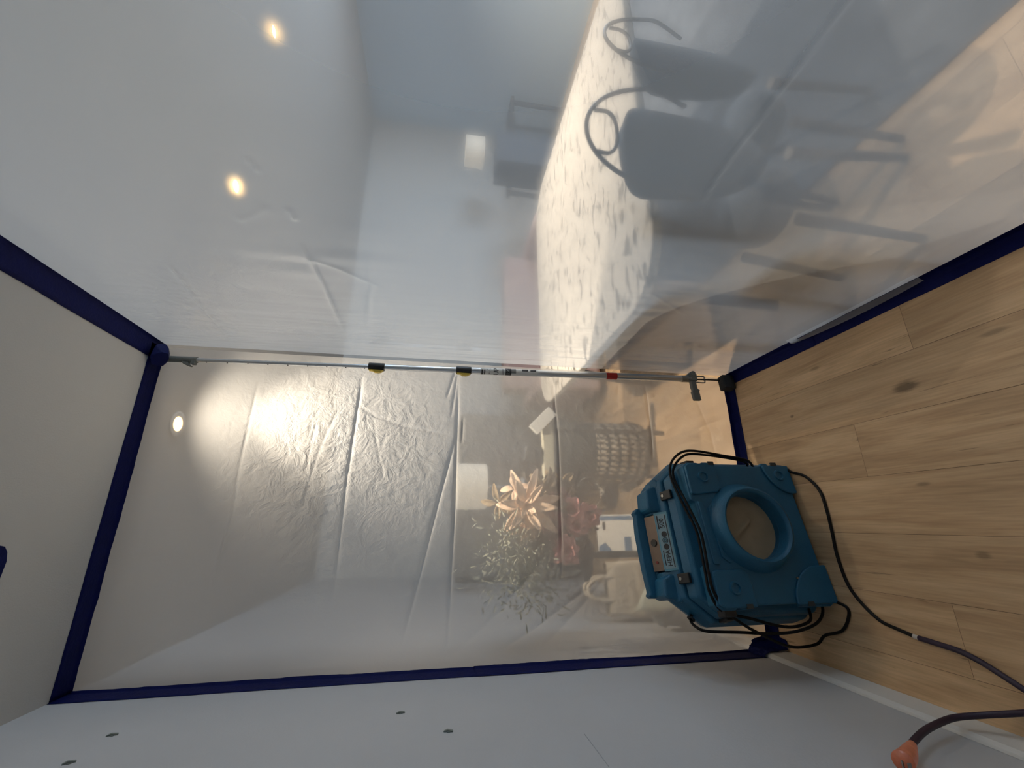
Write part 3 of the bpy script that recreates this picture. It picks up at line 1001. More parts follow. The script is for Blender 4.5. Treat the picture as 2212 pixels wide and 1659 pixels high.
# front plate: moulded outline with corner lugs and a notched top
plate = [(-0.238, 0.0), (-0.150, 0.0), (-0.138, 0.016), (0.138, 0.016), (0.150, 0.0), (0.236, 0.0), (0.252, 0.018),
         (0.254, 0.060), (0.250, 0.082), (0.258, 0.090), (0.258, 0.112), (0.248, 0.122), (0.244, 0.140), (0.244, 0.335), (0.250, 0.342), (0.258, 0.352), (0.258, 0.376),
         (0.246, 0.384), (0.256, 0.396), (0.256, 0.440), (0.240, 0.462), (0.112, 0.462), (0.100, 0.444), (-0.108, 0.444), (-0.120, 0.462),
         (-0.240, 0.462), (-0.256, 0.440), (-0.256, 0.396), (-0.246, 0.384), (-0.256, 0.376), (-0.256, 0.350), (-0.244, 0.340),
         (-0.244, 0.130), (-0.254, 0.118), (-0.256, 0.030)]
bm = bmesh.new()
add_prism(bm, plate, 0.0, 0.056)
plo = obj('front_plate', bm, M_blue, SC, bevel=0.007)
# opening in the plate
cut = bmesh.new()
add_cyl(cut, (0.012, -0.08, 0.248), (0.012, 0.20, 0.248), 0.116, n=64)
cm = bpy.data.meshes.new('cut2'); bmesh.ops.recalc_face_normals(cut, faces=cut.faces[:]); cut.to_mesh(cm); cut.free()
co = bpy.data.objects.new('cut2', cm); COL.objects.link(co); co.parent = SC
bpy.context.view_layer.update()
plo.modifiers.clear()
md = plo.modifiers.new('b', 'BOOLEAN'); md.operation = 'DIFFERENCE'; md.object = co; md.solver = 'EXACT'
dg = bpy.context.evaluated_depsgraph_get()
me2 = bpy.data.meshes.new_from_object(plo.evaluated_get(dg)); plo.modifiers.clear(); plo.data = me2
bpy.data.objects.remove(co)
md = plo.modifiers.new('bevel', 'BEVEL'); md.width = 0.006; md.segments = 3; md.limit_method = 'ANGLE'; md.angle_limit = math.radians(35)
# raised corner fields and ribs on the plate
def raised(poly, t=0.010, bev=0.005, name='raised_panel'):
    bm = bmesh.new()
    add_prism(bm, poly, -t, 0.002)
    return obj(name, bm, M_blue, SC, bevel=bev)
def arc(cx, cz, rr, a0, a1, n=10):
    return [(cx + rr * math.cos(math.radians(a)), cz + rr * math.sin(math.radians(a))) for a in np.linspace(a0, a1, n)]
raised([(-0.250, 0.318), (-0.150, 0.318), (-0.132, 0.336), (-0.132, 0.440), (-0.140, 0.458), (-0.238, 0.458), (-0.250, 0.438)])
raised([(0.250, 0.330), (0.150, 0.330), (0.138, 0.346), (0.128, 0.440), (0.132, 0.458), (0.238, 0.458), (0.250, 0.438)])
raised([(-0.116, 0.415), (0.100, 0.415), (0.104, 0.438), (-0.112, 0.438)], 0.006, 0.003)
raised([(0.246, 0.004), (0.246, 0.120)] + arc(0.246, 0.004, 0.116, 100, 168, 9) + [(0.135, 0.004)], 0.010)
raised([(-0.248, 0.004), (-0.125, 0.004)] + arc(-0.270, 0.020, 0.150, 18, 70, 9) + [(-0.248, 0.165)], 0.010)
raised([(-0.112, 0.372), (-0.090, 0.400), (0.080, 0.402), (0.100, 0.380), (0.094, 0.376), (0.076, 0.392), (-0.086, 0.390), (-0.106, 0.366)], 0.005, 0.002, 'rib')
# ring-shaped dimples at the corners
for a, c in ((-0.190, 0.385), (0.196, 0.392), (0.205, 0.060)):
    bm = bmesh.new()
    yb = -0.010
    add_lathe(bm, [(0.013, 0.0), (0.022, 0.0), (0.020, 0.006), (0.015, 0.006)], 28, Matrix.Translation((a, yb, c)) @ Matrix.Rotation(math.radians(90), 4, 'X'), closed=True)
    obj('dimple_ring', bm, M_blue, SC, auto=40)
# small tie slots on the plate edge
for a, c in ((0.250, 0.068), (0.250, 0.345), (-0.246, 0.350), (-0.246, 0.115)):
    bm = bmesh.new()
    add_box(bm, (a - 0.007, -0.0115, c - 0.012), (a + 0.007, -0.006, c + 0.012))
    obj('tie_slot', bm, M_dark_in, SC)
bm = bmesh.new()
add_cyl(bm, (-0.165, -0.001, 0.130), (-0.165, -0.006, 0.130), 0.0035, n=12)
obj('screw', bm, M_steel, SC)
# intake collar
RC = Matrix.Translation((0.012, 0, 0.248)) @ Matrix.Rotation(math.radians(90), 4, 'X')
bm = bmesh.new()
add_lathe(bm, [(0.117, -0.075), (0.117, 0.030), (0.120, 0.041), (0.128, 0.046), (0.138, 0.041), (0.147, 0.020), (0.157, 0.004), (0.160, -0.002), (0.160, -0.010), (0.122, -0.010), (0.122, -0.075)], 72, RC, closed=True)
obj('intake_collar', bm, M_blue, SC, auto=50)
# recessed fabric filter behind the collar
nn = 40
rr_ = np.linspace(0, 0.1165, 24)
aa_ = np.linspace(0, 2 * math.pi, nn)
Rg, Ag = np.meshgrid(rr_, aa_, indexing='ij')
fx, fz = Rg * np.cos(Ag), Rg * np.sin(Ag)
dep = 0.026 + 0.010 * vnoise(fx + 3, fz + 3, 16, 16, 31) * (1 - (Rg / 0.1165) ** 4) - 0.014 * np.exp(-((fx * 0.8 + fz * 0.6 - 0.01) / 0.010) ** 2) * (fz > -0.02) * (1 - (Rg / 0.1165) ** 2)
fo = grid_mesh('filter_cloth', np.stack([0.012 + fx, dep, 0.248 + fz], -1), M_film, SC)
fo['label'] = 'beige filter cloth inside the collar'
# rear feet and underside block
bm = bmesh.new()
add_box(bm, (-0.25, 0.060, 0.0), (-0.17, 0.215, 0.045))
obj('foot', bm, M_black, SC, bevel=0.004)
bm = bmesh.new()
add_box(bm, (0.17, 0.060, 0.0), (0.25, 0.215, 0.045))
obj('foot', bm, M_black, SC, bevel=0.004)

# cords of the scrubber (local coordinates)
def scord(pts, rad=0.0048):
    bm = bmesh.new()
    add_tube(bm, pts, rad, 10)
    return obj('cord_loop', bm, M_cord, SC, smooth=True)
scord([(0.262, 0.06, 0.10), (0.277, 0.02, 0.157), (0.293, 0.015, 0.264), (0.312, 0.02, 0.379), (0.306, 0.03, 0.436), (0.265, 0.035, 0.484), (0.208, 0.035, 0.500), (0.114, 0.020, 0.490),
       (0.009, 0.004, 0.470), (-0.053, 0.004, 0.468), (-0.143, 0.004, 0.474), (-0.200, 0.0, 0.478), (-0.256, 0.020, 0.436), (-0.281, 0.030, 0.334), (-0.306, 0.030, 0.238),
       (-0.311, 0.030, 0.169), (-0.295, 0.030, 0.107), (-0.261, 0.050, 0.079)])
scord([(0.258, 0.07, 0.12), (0.273, 0.030, 0.161), (0.289, 0.025, 0.259), (0.302, 0.030, 0.376), (0.293, 0.035, 0.426), (0.253, 0.042, 0.470), (0.203, 0.038, 0.486), (0.111, 0.012, 0.478),
       (0.008, -0.006, 0.462), (-0.054, -0.006, 0.460), (-0.143, -0.006, 0.468), (-0.200, -0.006, 0.466), (-0.259, 0.012, 0.424), (-0.292, 0.030, 0.373), (-0.325, 0.030, 0.316),
       (-0.372, 0.10, 0.160), (-0.372, 0.13, 0.03), (-0.345, 0.10, 0.0068), (-0.330, 0.02, 0.0058), (-0.285, -0.03, 0.0058), (-0.258, -0.03, 0.0062), (-0.235, 0.02, 0.012)])
scord([(-0.262, 0.152, 0.474), (-0.282, 0.145, 0.486), (-0.300, 0.100, 0.495), (-0.313, 0.080, 0.468), (-0.320, 0.050, 0.369), (-0.327, 0.030, 0.282), (-0.325, 0.020, 0.183), (-0.303, 0.020, 0.092), (-0.263, 0.030, 0.042), (-0.22, 0.055, 0.03)])
# cord ties
bm = bmesh.new()
add_box(bm, (-0.275, 0.004, 0.395), (-0.250, 0.046, 0.440))
obj('cord_hook', bm, M_black, SC, bevel=0.004)

# power cord on the floor
bm = bmesh.new()
add_tube(bm, [(0.196, 1.500, 0.0058), (0.185, 1.484, 0.0055), (0.161, 1.423, 0.0055), (0.106, 1.376, 0.0055), (0.040, 1.365, 0.0055), (-0.039, 1.364, 0.0055),
              (-0.115, 1.365, 0.0055), (-0.202, 1.350, 0.0055), (-0.256, 1.316, 0.0055), (-0.298, 1.266, 0.0055), (-0.312, 1.214, 0.0055), (-0.322, 1.165, 0.0055)], 0.0050, 12)
pc = obj('power_cord', bm, M_cord, smooth=True)
tag(pc, 'thin black power cord curving over the floor out from under the air scrubber', 'cord')
bm = bmesh.new()
add_cyl(bm, (-0.3205, 1.172, 0.0065), (-0.3218, 1.158, 0.0065), 0.0062, n=16)
ends = obj('plug_end', bm, mat('pale_plug', (0.55, 0.50, 0.44), 0.5), auto=40)
ends.parent = pc
ext_root = thing('extension_cord', 'thick dark purple extension cord climbing the left wall, ending in an orange plug', 'cord', (-0.33, 1.10, 0))
bm = bmesh.new()
add_tube(bm, [(-0.322, 1.157, 0.0075), (-0.326, 1.106, 0.0075), (-0.331, 1.058, 0.0075), (-0.344, 1.017, 0.0075), (-0.360, 0.984, 0.0075), (-0.375, 0.955, 0.0075), (-0.392, 0.925, 0.0075), (-0.408, 0.915, 0.010),
              (-0.420, 0.932, 0.016), (-0.438, 0.975, 0.030), (-0.452, 1.012, 0.062), (-0.462, 1.036, 0.109), (-0.466, 1.030, 0.164), (-0.468, 1.008, 0.238), (-0.468, 0.976, 0.308), (-0.468, 0.957, 0.344)], 0.0072, 12)
M_T = Matrix.Translation((0.33, -1.10, 0))
o = obj('cord', bm, M_ext, smooth=True); o.data.transform(M_T); o.parent = ext_root
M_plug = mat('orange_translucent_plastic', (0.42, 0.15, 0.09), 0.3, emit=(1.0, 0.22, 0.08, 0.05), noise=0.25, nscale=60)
bm = bmesh.new()
add_tube(bm, [(-0.468, 0.958, 0.340), (-0.468, 0.944, 0.362), (-0.468, 0.925, 0.392), (-0.468, 0.905, 0.430)], [0.0085, 0.019], 16)
o = obj('plug_body', bm, M_plug, smooth=True); o.data.transform(M_T); o.parent = ext_root
bm = bmesh.new()
for s in (-1, 1):
    add_box(bm, (-0.4995, 0.9 + s * 0.006 - 0.0015, 0.425), (-0.466, 0.9 + s * 0.006 + 0.0015, 0.432))
o = obj('prongs', bm, M_steel); o.data.transform(M_T); o.parent = ext_root
# (the outlet it plugs into lies below the frame)

# ------------------------------------------------------------------ wall anchors
def anchor(y, z, label, tilt):
    t = thing('wall_anchor', label, 'wall anchor', (XL, y, z), 0, 'grey wall anchors in the left wall')
    bm = bmesh.new()
    add_lathe(bm, [(0.0062, -0.006), (0.0062, 0.0012), (0.0040, 0.0018), (0.0034, -0.005)], 20, Matrix.Rotation(math.radians(90), 4, 'Y'), closed=True)
    obj('collar', bm, M_anchor, t, auto=40)
    bm = bmesh.new()
    add_prism(bm, [(0.0, -0.011), (0.0035, -0.010), (0.0055, 0.004), (0.0020, 0.013), (0.0, 0.013)], -0.0035, 0.0035, M=Matrix.Rotation(math.radians(tilt), 4, 'X'))
    obj('wing', bm, M_anchor, t, bevel=0.0008)
anchor(1.429, 1.464, 'small grey wall anchor near the middle of the left wall, nearest the wall tape', 8)
anchor(1.294, 1.336, 'small grey wall anchor low on the left wall, further from the tape than its neighbour', -10)
anchor(1.430, 2.168, 'small grey wall anchor high on the left wall near the ceiling corner', 14)
anchor(1.300, 2.170, 'small grey wall anchor high on the left wall at the edge of the frame', 25)

# ------------------------------------------------------------------ downlights
M_glow = mat('lamp_lens', (0.9, 0.8, 0.6), 0.4, emit=(1.0, 0.62, 0.22, 18.0))
LL = ['recessed ceiling light glowing through the front sheet near the blue ceiling tape',
      'recessed ceiling light seen through the right sheet, above the dining table',
      'recessed ceiling light seen through the right sheet, farthest from the pole',
      'added unseen ceiling light above the near edge of the rug, brightens floor and chairs',
      'added unseen ceiling light further from the right sheet, brightens the room behind it',
      'added unseen ceiling light beyond the dining table, outside the top of the frame']
for (lx, ly), lb in zip(LAMPS, LL):
    t = thing('ceiling_light', lb, 'ceiling light', (lx, ly, H), 0, 'recessed ceiling lights in a row')
    bm = bmesh.new()
    add_lathe(bm, [(0.029, -0.0008), (0.050, -0.0008), (0.053, -0.004), (0.050, -0.006), (0.031, -0.005)], 40, closed=True)
    obj('trim_ring', bm, M_white, t, auto=40)
    bm = bmesh.new()
    add_lathe(bm, [(0.0, -0.0035), (0.030, -0.0035), (0.030, -0.0010), (0.0, -0.0010)], 40)
    obj('lens', bm, M_glow, t)
    near = lx < 1
    added_row = ly < 0
    for size, blend, power in ((120, 1.0, 44.0 if near else (34.0 if added_row else (120.0 if lx < 3.5 else 260.0))), (66 if near else 84, 0.9, 165.0 if near else (34.0 if added_row else 100.0))):
        sp = bpy.data.lights.new('downlight', 'SPOT')
        sp.energy = power
        sp.color = LAMP_COL
        sp.spot_size = math.radians(size)
        sp.spot_blend = blend
        sp.shadow_soft_size = 0.03
        so = bpy.data.objects.new('downlight', sp)
        so.location = (0, 0, -0.010)
        COL.objects.link(so)
        so.parent = t

# ------------------------------------------------------------------ dining table and chairs behind the right sheet
def stone_material():
    mt, N, L = new_mat('cream_mottled_cloth')
    b = N['Principled BSDF']
    b.inputs['Roughness'].default_value = 0.7
    tc = N.new('ShaderNodeTexCoord')
    mp = N.new('ShaderNodeMapping'); mp.inputs['Scale'].default_value = (11.0, 30, 30)
    L.new(tc.outputs['Object'], mp.inputs['Vector'])
    nt = N.new('ShaderNodeTexNoise'); nt.inputs['Scale'].default_value = 1.0; nt.inputs['Detail'].default_value = 5; nt.inputs['Distortion'].default_value = 0.5
    L.new(mp.outputs[0], nt.inputs['Vector'])
    rp = N.new('ShaderNodeValToRGB')
    rp.color_ramp.elements[0].position = 0.36; rp.color_ramp.elements[0].color = (0.12, 0.11, 0.095, 1)
    rp.color_ramp.elements[1].position = 0.45; rp.color_ramp.elements[1].color = (0.46, 0.43, 0.385, 1)
    L.new(nt.outputs['Fac'], rp.inputs[0])
    L.new(rp.outputs[0], b.inputs['Base Color'])
    return mt
M_cloth = stone_material()
M_leg = mat('dark_wood', (0.06, 0.05, 0.045), 0.5)
tb = thing('dining_table', 'dining table with a pale mottled cloth top behind the right-hand sheet', 'table', (1.58, 1.93, 0))
def rrect(x0, y0, x1, y1, rad, n=8):
    out = []
    for cx, cy_, a0 in ((x1 - rad, y1 - rad, 0), (x0 + rad, y1 - rad, 90), (x0 + rad, y0 + rad, 180), (x1 - rad, y0 + rad, 270)):
        for k in range(n + 1):
            a = math.radians(a0 + 90 * k / n)
            out.append((cx + rad * math.cos(a), cy_ + rad * math.sin(a)))
    return out
bm = bmesh.new()
ol = rrect(-0.86, -0.86, 0.86, 0.74, 0.24)
A = [bm.verts.new((x, y, 0.690)) for x, y in ol]
B = [bm.verts.new((x, y, 0.728)) for x, y in ol]
bm.faces.new(A[::-1]); bm.faces.new(B)
for i in range(len(ol)):
    j = (i + 1) % len(ol)
    bm.faces.new((A[i], A[j], B[j], B[i]))
obj('table_top', bm, M_cloth, tb, bevel=0.008)['label'] = 'pale mottled table top'
for sx in (-0.66, 0.66):
    for sy in (-0.5, 0.5):
        bm = bmesh.new()
        add_cyl(bm, (sx, sy, 0.690), (sx * 1.06, sy * 1.08, 0.0 if sx < 0 else 0.0102), 0.032, 0.022, n=16)
        obj('leg', bm, M_leg, tb, auto=40)
# rug beneath
tag(box('area_rug', (1.25, -1.6, 0.0005), (4.3, 3.2, 0.010), mat('grey_blue_rug', (0.075, 0.085, 0.10), 0.95, noise=0.3, nscale=8, bump=0.6, bscale=200)),
    'dark grey area rug under the dining table behind the right sheet', 'rug')

M_seat = mat('blue_grey_upholstery', (0.015, 0.026, 0.042), 0.85, noise=0.1, nscale=12, bump=0.3, bscale=120, sheen=0.2)
def hoop_chair(x, y, rz, label, s=1.0):
    t = thing('hoop_chair', label, 'chair', (x, y, 0), rz, 'hoop-backed chairs along the dining table')
    t.scale = (s, s, s)
    # local: back at -y, faces +y
    bm = bmesh.new()
    add_lathe(bm, [(0.0, 0.40), (0.115, 0.40), (0.125, 0.42), (0.127, 0.46), (0.12, 0.495), (0.10, 0.51), (0.0, 0.515)], 36, Matrix.Translation((0, 0.20, 0)))
    obj('seat', bm, M_seat, t, auto=60)
    # padded back shield
    n, k = 36, 6
    U = np.linspace(math.radians(243), math.radians(297), n)
    outer = []
    for a in U:
        q_ = max(0.0, 1 - ((a - math.radians(270)) / math.radians(27)) ** 2) ** 0.5
        sidez = 0.90 + 0.07 * q_
        lowz = 0.86 - 0.30 * q_
        outer.append([(0.300 * math.cos(a), 0.315 + 0.300 * math.sin(a), lowz + (sidez - lowz) * q / (k - 1)) for q in range(k)])
    P = np.array(outer)
    o_ = grid_mesh('backrest', P, M_seat, t)
    md = o_.modifiers.new('th', 'SOLIDIFY'); md.thickness = 0.035; md.offset = -1
    md = o_.modifiers.new('bv', 'BEVEL'); md.width = 0.008; md.segments = 2
    # wire hoop above the back
    bm = bmesh.new()
    hp_ = [(-0.145, 0.03, 0.78)] + [(0.145 * math.cos(a), 0.0, 0.88 + 0.195 * math.sin(a)) for a in np.linspace(math.pi, 0, 11)] + [(0.145, 0.03, 0.78)]
    add_tube(bm, hp_, 0.0055, 8)
    hf = obj('hoop_frame', bm, M_dsteel, t, smooth=True)
    bm = bmesh.new()
    add_tube(bm, [(-0.06, 0.005, 1.05), (-0.060, 0.005, 1.015), (-0.03, 0.005, 0.995), (0.03, 0.005, 0.995), (0.060, 0.005, 1.015), (0.060, 0.005, 1.05)], 0.0048, 8)
    obj('hoop_grip', bm, M_dsteel, hf, smooth=True)
    for sx in (-1, 1):
        for sy in (0.09, 0.31):
            bm = bmesh.new()
            add_cyl(bm, (sx * 0.11, sy, 0.41), (sx * 0.14, sy + (0.02 if sy > 0.2 else -0.02), 0.010), 0.018, 0.012, n=12)
            obj('leg', bm, M_leg, t, auto=40)
hoop_chair(0.925, 0.74, math.radians(-6), 'dark hoop-backed chair nearest the pole end of the dining table')
hoop_chair(1.275, 0.74, math.radians(8), 'dark hoop-backed chair further along the dining table, nearer the top of the photo', 0.93)

# ------------------------------------------------------------------ furniture behind the front sheet
# cabinet at the back
M_cab = mat('grey_cabinet', (0.27, 0.27, 0.26), 0.6)
cb = thing('sideboard', 'large plain grey cabinet at the back of the room behind the front sheet', 'cabinet', (0.28, 4.25, 0))
box('carcass', (-0.74, -0.22, 0.08), (0.74, 0.30, 1.20), M_cab, cb, 0.005)
for i, x in enumerate((-0.73, -0.24, 0.25)):
    dr = box('door', (x, -0.240, 0.10), (x + 0.48, -0.222, 1.17), M_cab, cb, 0.003)
    bm = bmesh.new(); add_cyl(bm, (x + 0.43, -0.262, 0.60), (x + 0.43, -0.262, 0.74), 0.006, n=10)
    obj('door_handle', bm, M_steel, dr, auto=40)
box('plinth', (-0.70, -0.18, 0.0), (0.70, 0.28, 0.08), M_black, cb)

# table lamps
M_shade = mat('lamp_shade_cloth', (0.82, 0.78, 0.68), 0.8, emit=(1.0, 0.86, 0.66, 0.28))
def table_lamp(x, y, z, label, s=1.0):
    t = thing('table_lamp', label, 'lamp', (x, y, z), 0)
    t.scale = (s, s, s)
    bm = bmesh.new()
    add_lathe(bm, [(0.17, 0.30), (0.172, 0.30), (0.172, 0.52), (0.168, 0.52), (0.168, 0.302)], 40, closed=False)
    obj('lamp_shade', bm, M_shade, t, auto=40)
    bm = bmesh.new(); add_cyl(bm, (0, 0, 0.02), (0, 0, 0.42), 0.008, n=12)
    obj('stem', bm, M_white, t, auto=40)
    bm = bmesh.new(); add_lathe(bm, [(0.0, 0.0), (0.075, 0.0), (0.075, 0.012), (0.02, 0.03), (0.0, 0.03)], 32)
    obj('base', bm, M_white, t, auto=40)
st_ = thing('lamp_table', 'small dark side table under the white lamp behind the front sheet', 'table', (0.27, 3.35, 0))
bm = bmesh.new(); add_lathe(bm, [(0.0, 0.70), (0.24, 0.70), (0.24, 0.725), (0.0, 0.725)], 40); obj('table_top', bm, M_leg, st_, auto=40)
bm = bmesh.new(); add_cyl(bm, (0, 0, 0.02), (0, 0, 0.70), 0.025, n=16); obj('column', bm, M_leg, st_, auto=40)
bm = bmesh.new(); add_lathe(bm, [(0.0, 0.0), (0.18, 0.0), (0.18, 0.015), (0.0, 0.025)], 32); obj('base', bm, M_leg, st_, auto=40)
table_lamp(0.27, 3.35, 0.725, 'white drum-shaded table lamp seen through the front sheet')
# console with second lamp, far right
cn = thing('console_table', 'dark console table far behind the right sheet carrying a white lamp', 'table', (4.35, 3.9, 0))
box('table_top', (-0.60, -0.2, 0.70), (0.60, 0.2, 0.74), M_leg, cn, 0.003)
for sx in (-0.56, 0.52):
    for sy in (-0.18, 0.14):
        box('leg', (sx, sy, 0), (sx + 0.04, sy + 0.04, 0.70), M_leg, cn)
table_lamp(4.20, 3.9, 0.74, 'white drum-shaded table lamp seen through the right sheet')
tag(box('storage_box', (3.55, 3.35, 0.0), (3.95, 3.7, 0.95), mat('dusty_blue', (0.06, 0.075, 0.10), 0.8), bevel=0.01), 'tall dark box standing beyond the dining table', 'box')

# pink sofa beyond the table
M_pink = mat('dusty_pink_fabric', (0.50, 0.36, 0.33), 0.9, bump=0.2)
sf = thing('sofa', 'low dusty pink sofa beyond the dining table', 'sofa', (1.95, 3.55, 0))
box('seat_base', (-0.75, -0.35, 0.06), (0.75, 0.35, 0.42), M_pink, sf, 0.04)
box('backrest', (-0.75, 0.20, 0.42), (0.75, 0.40, 0.82), M_pink, sf, 0.05)
for sx in (-0.90, 0.75):
    box('armrest', (sx, -0.35, 0.06), (sx + 0.15, 0.40, 0.60), M_pink, sf, 0.04)
for sx in (-0.85, 0.80):
    for sy in (-0.3, 0.3):
        box('leg', (sx - 0.02, sy - 0.02, 0.0), (sx + 0.02, sy + 0.02, 0.06), M_leg, sf)

# patterned tub chair
def hound():
    mt, N, L = new_mat('houndstooth_cloth')
    b = N['Principled BSDF']
    b.inputs['Roughness'].default_value = 0.9
    tc = N.new('ShaderNodeTexCoord')
    uv = tc.outputs['UV']
    mp = N.new('ShaderNodeMapping'); mp.inputs['Scale'].default_value = (1, 1, 1)
    L.new(uv, mp.inputs['Vector'])
    sp = N.new('ShaderNodeSeparateXYZ'); L.new(mp.outputs[0], sp.inputs[0])
    def frac(src, add=None):
        s = src
        if add is not None:
            ad = N.new('ShaderNodeMath'); ad.operation = 'ADD'; L.new(src, ad.inputs[0]); L.new(add, ad.inputs[1]); s = ad.outputs[0]
        fr = N.new('ShaderNodeMath'); fr.operation = 'FRACT'; L.new(s, fr.inputs[0]); return fr.outputs[0]
    def gt(a, v):
        g = N.new('ShaderNodeMath'); g.operation = 'GREATER_THAN'; L.new(a, g.inputs[0]); g.inputs[1].default_value = v; return g.outputs[0]
    def mul(a, b_):
        g = N.new('ShaderNodeMath'); g.operation = 'MULTIPLY'; L.new(a, g.inputs[0]); L.new(b_, g.inputs[1]); return g.outputs[0]
    def mx(a, b_):
        g = N.new('ShaderNodeMath'); g.operation = 'MAXIMUM'; L.new(a, g.inputs[0]); L.new(b_, g.inputs[1]); return g.outputs[0]
    fu, fv = frac(sp.outputs[0]), frac(sp.outputs[1])
    A_ = mul(gt(fu, 0.5), gt(fv, 0.5))
    dg_ = frac(sp.outputs[0], sp.outputs[1])
    B_ = mul(mul(gt(dg_, 0.62), gt(fu, 0.28)), gt(fv, 0.28))
    o_ = mx(A_, B_)
    mc = N.new('ShaderNodeMix'); mc.data_type = 'RGBA'
    mc.inputs['A'].default_value = (0.022, 0.024, 0.026, 1); mc.inputs['B'].default_value = (0.70, 0.62, 0.50, 1)
    L.new(o_, mc.inputs['Factor'])
    L.new(mc.outputs['Result'], b.inputs['Base Color'])
    return mt
M_hound = hound()
M_dkfab = mat('charcoal_fabric', (0.035, 0.040, 0.042), 0.9, bump=0.2)
ch = thing('tub_stool', 'round stool with plain charcoal top and black-and-cream check skirt, behind the front sheet', 'stool', (0.46, 2.78, 0))
def lathe_uv(name, prof, mt, parent, rep_u, rep_v, n=64):
    bm = bmesh.new()
    uvl = bm.loops.layers.uv.new('UVMap')
    rings = []
    for (rr, z) in prof:
        rings.append([bm.verts.new((rr * math.cos(2 * math.pi * i / n), rr * math.sin(2 * math.pi * i / n), z)) for i in range(n)])
    m_ = len(prof)
    for q in range(m_ - 1):
        for i in range(n):
            j = (i + 1) % n
            fc = bm.faces.new((rings[q][i], rings[q][j], rings[q + 1][j], rings[q + 1][i]))
            vals = [(i / n, q / (m_ - 1)), ((i + 1) / n, q / (m_ - 1)), ((i + 1) / n, (q + 1) / (m_ - 1)), (i / n, (q + 1) / (m_ - 1))]
            for lp, (a, b_) in zip(fc.loops, vals):
                lp[uvl].uv = (a * rep_u, b_ * rep_v)
    return obj(name, bm, mt, parent, smooth=True)
lathe_uv('check_skirt', [(0.175, 0.012), (0.195, 0.03), (0.203, 0.08), (0.205, 0.15), (0.205, 0.22), (0.205, 0.29), (0.205, 0.36), (0.205, 0.385)], M_hound, ch, 34, 7)
lathe_uv('padded_top', [(0.206, 0.385), (0.207, 0.46), (0.207, 0.54), (0.200, 0.60), (0.17, 0.625), (0.0, 0.63)], M_dkfab, ch, 1, 1)
# draped corner of the same check cloth
bm = bmesh.new()
uvl = bm.loops.layers.uv.new('UVMap')
g = [[bm.verts.new((-0.215 - 0.09 * t * s_, -0.10 + 0.03 * math.sin(6 * s_) - 0.06 * t, 0.40 - 0.03 * s_ + 0.0 * t - 0.10 * (1 - s_) * t)) for t in np.linspace(0, 1, 10)] for s_ in np.linspace(0.2, 1, 10)]
for i in range(9):
    for j in range(9):
        fc = bm.faces.new((g[i][j], g[i + 1][j], g[i + 1][j + 1], g[i][j + 1]))
        for lp, (a, b_) in zip(fc.loops, ((i, j), (i + 1, j), (i + 1, j + 1), (i, j + 1))):
            lp[uvl].uv = (a * 0.4, b_ * 0.4)
dc = obj('draped_corner', bm, M_hound, ch, smooth=True)

# cream stand with an angled board
M_cream = mat('cream_painted_wood', (0.60, 0.56, 0.42), 0.6)
wf = thing('wooden_stand', 'cream wooden stand with an angled white board beside the check stool', 'stand', (0.42, 2.38, 0))
box('rail', (-0.19, -0.02, 0.735), (0.13, 0.03, 0.80), M_cream, wf, 0.004)
for lx in (-0.17, 0.10):
    box('leg', (lx, 0.03, 0.0), (lx + 0.022, 0.055, 0.79), M_leg, wf, 0.003)
box('lower_rail', (-0.16, 0.032, 0.66), (0.11, 0.052, 0.70), mat('dark_olive_board', (0.10, 0.11, 0.10), 0.7), wf, 0.004)
bm = bmesh.new()
add_box(bm, (-0.085, -0.012, -0.035), (0.085, 0.012, 0.035), Matrix.Translation((0.15, -0.03, 0.80)) @ Matrix.Rotation(math.radians(45), 4, 'Y'))
obj('angled_board', bm, mat('off_white_board', (0.78, 0.76, 0.70), 0.6), wf, bevel=0.003)
bm = bmesh.new()
add_box(bm, (-0.045, -0.03, 0.0), (0.045, 0.03, 0.10), Matrix.Rotation(math.radians(12), 4, 'Y'))
mach = tag(obj('small_device', bm, mat('dark_grey_device', (0.05, 0.055, 0.06), 0.5), bevel=0.01), 'small dark grey device on top of the cream stand', 'device')
mach.location = (0.36, 2.385, 0.812)

# bouquet
M_dark_pot = mat('dark_pot', (0.045, 0.050, 0.052), 0.5)
pd = thing('plant_stand', 'slim dark pedestal stand under the flower pot behind the front sheet', 'stand', (-0.15, 2.085, 0))
bm = bmesh.new(); add_lathe(bm, [(0.0, 0.68), (0.115, 0.68), (0.118, 0.69), (0.115, 0.70), (0.0, 0.70)], 40); obj('stand_top', bm, M_dark_pot, pd, auto=40)
bm = bmesh.new(); add_cyl(bm, (0, 0, 0.02), (0, 0, 0.68), 0.016, n=16); obj('post', bm, M_dark_pot, pd, auto=40)
bm = bmesh.new(); add_lathe(bm, [(0.0, 0.0), (0.10, 0.0), (0.10, 0.012), (0.03, 0.03), (0.0, 0.03)], 32); obj('base', bm, M_dark_pot, pd, auto=40)
pb = thing('flower_bouquet', 'large bouquet of peach and pink flowers in a dark pot behind the front sheet', 'bouquet', (-0.10, 2.085, 0.70))
bm = bmesh.new()
add_lathe(bm, [(0.0, 0.0), (0.055, 0.0), (0.075, 0.04), (0.085, 0.12), (0.075, 0.17), (0.066, 0.17), (0.066, 0.15), (0.0, 0.15)], 36, Matrix.Translation((-0.05, 0, 0)))
obj('pot', bm, M_dark_pot, pb, auto=50)
M_petal = mat('peach_petals', (0.90, 0.66, 0.47), 0.6, noise=0.15, nscale=40, trans=0.0)
M_petal2 = mat('pink_petals', (0.75, 0.33, 0.29), 0.65, noise=0.2, nscale=40)
M_mauve = mat('mauve_petals', (0.42, 0.20, 0.21), 0.7, noise=0.2, nscale=40)
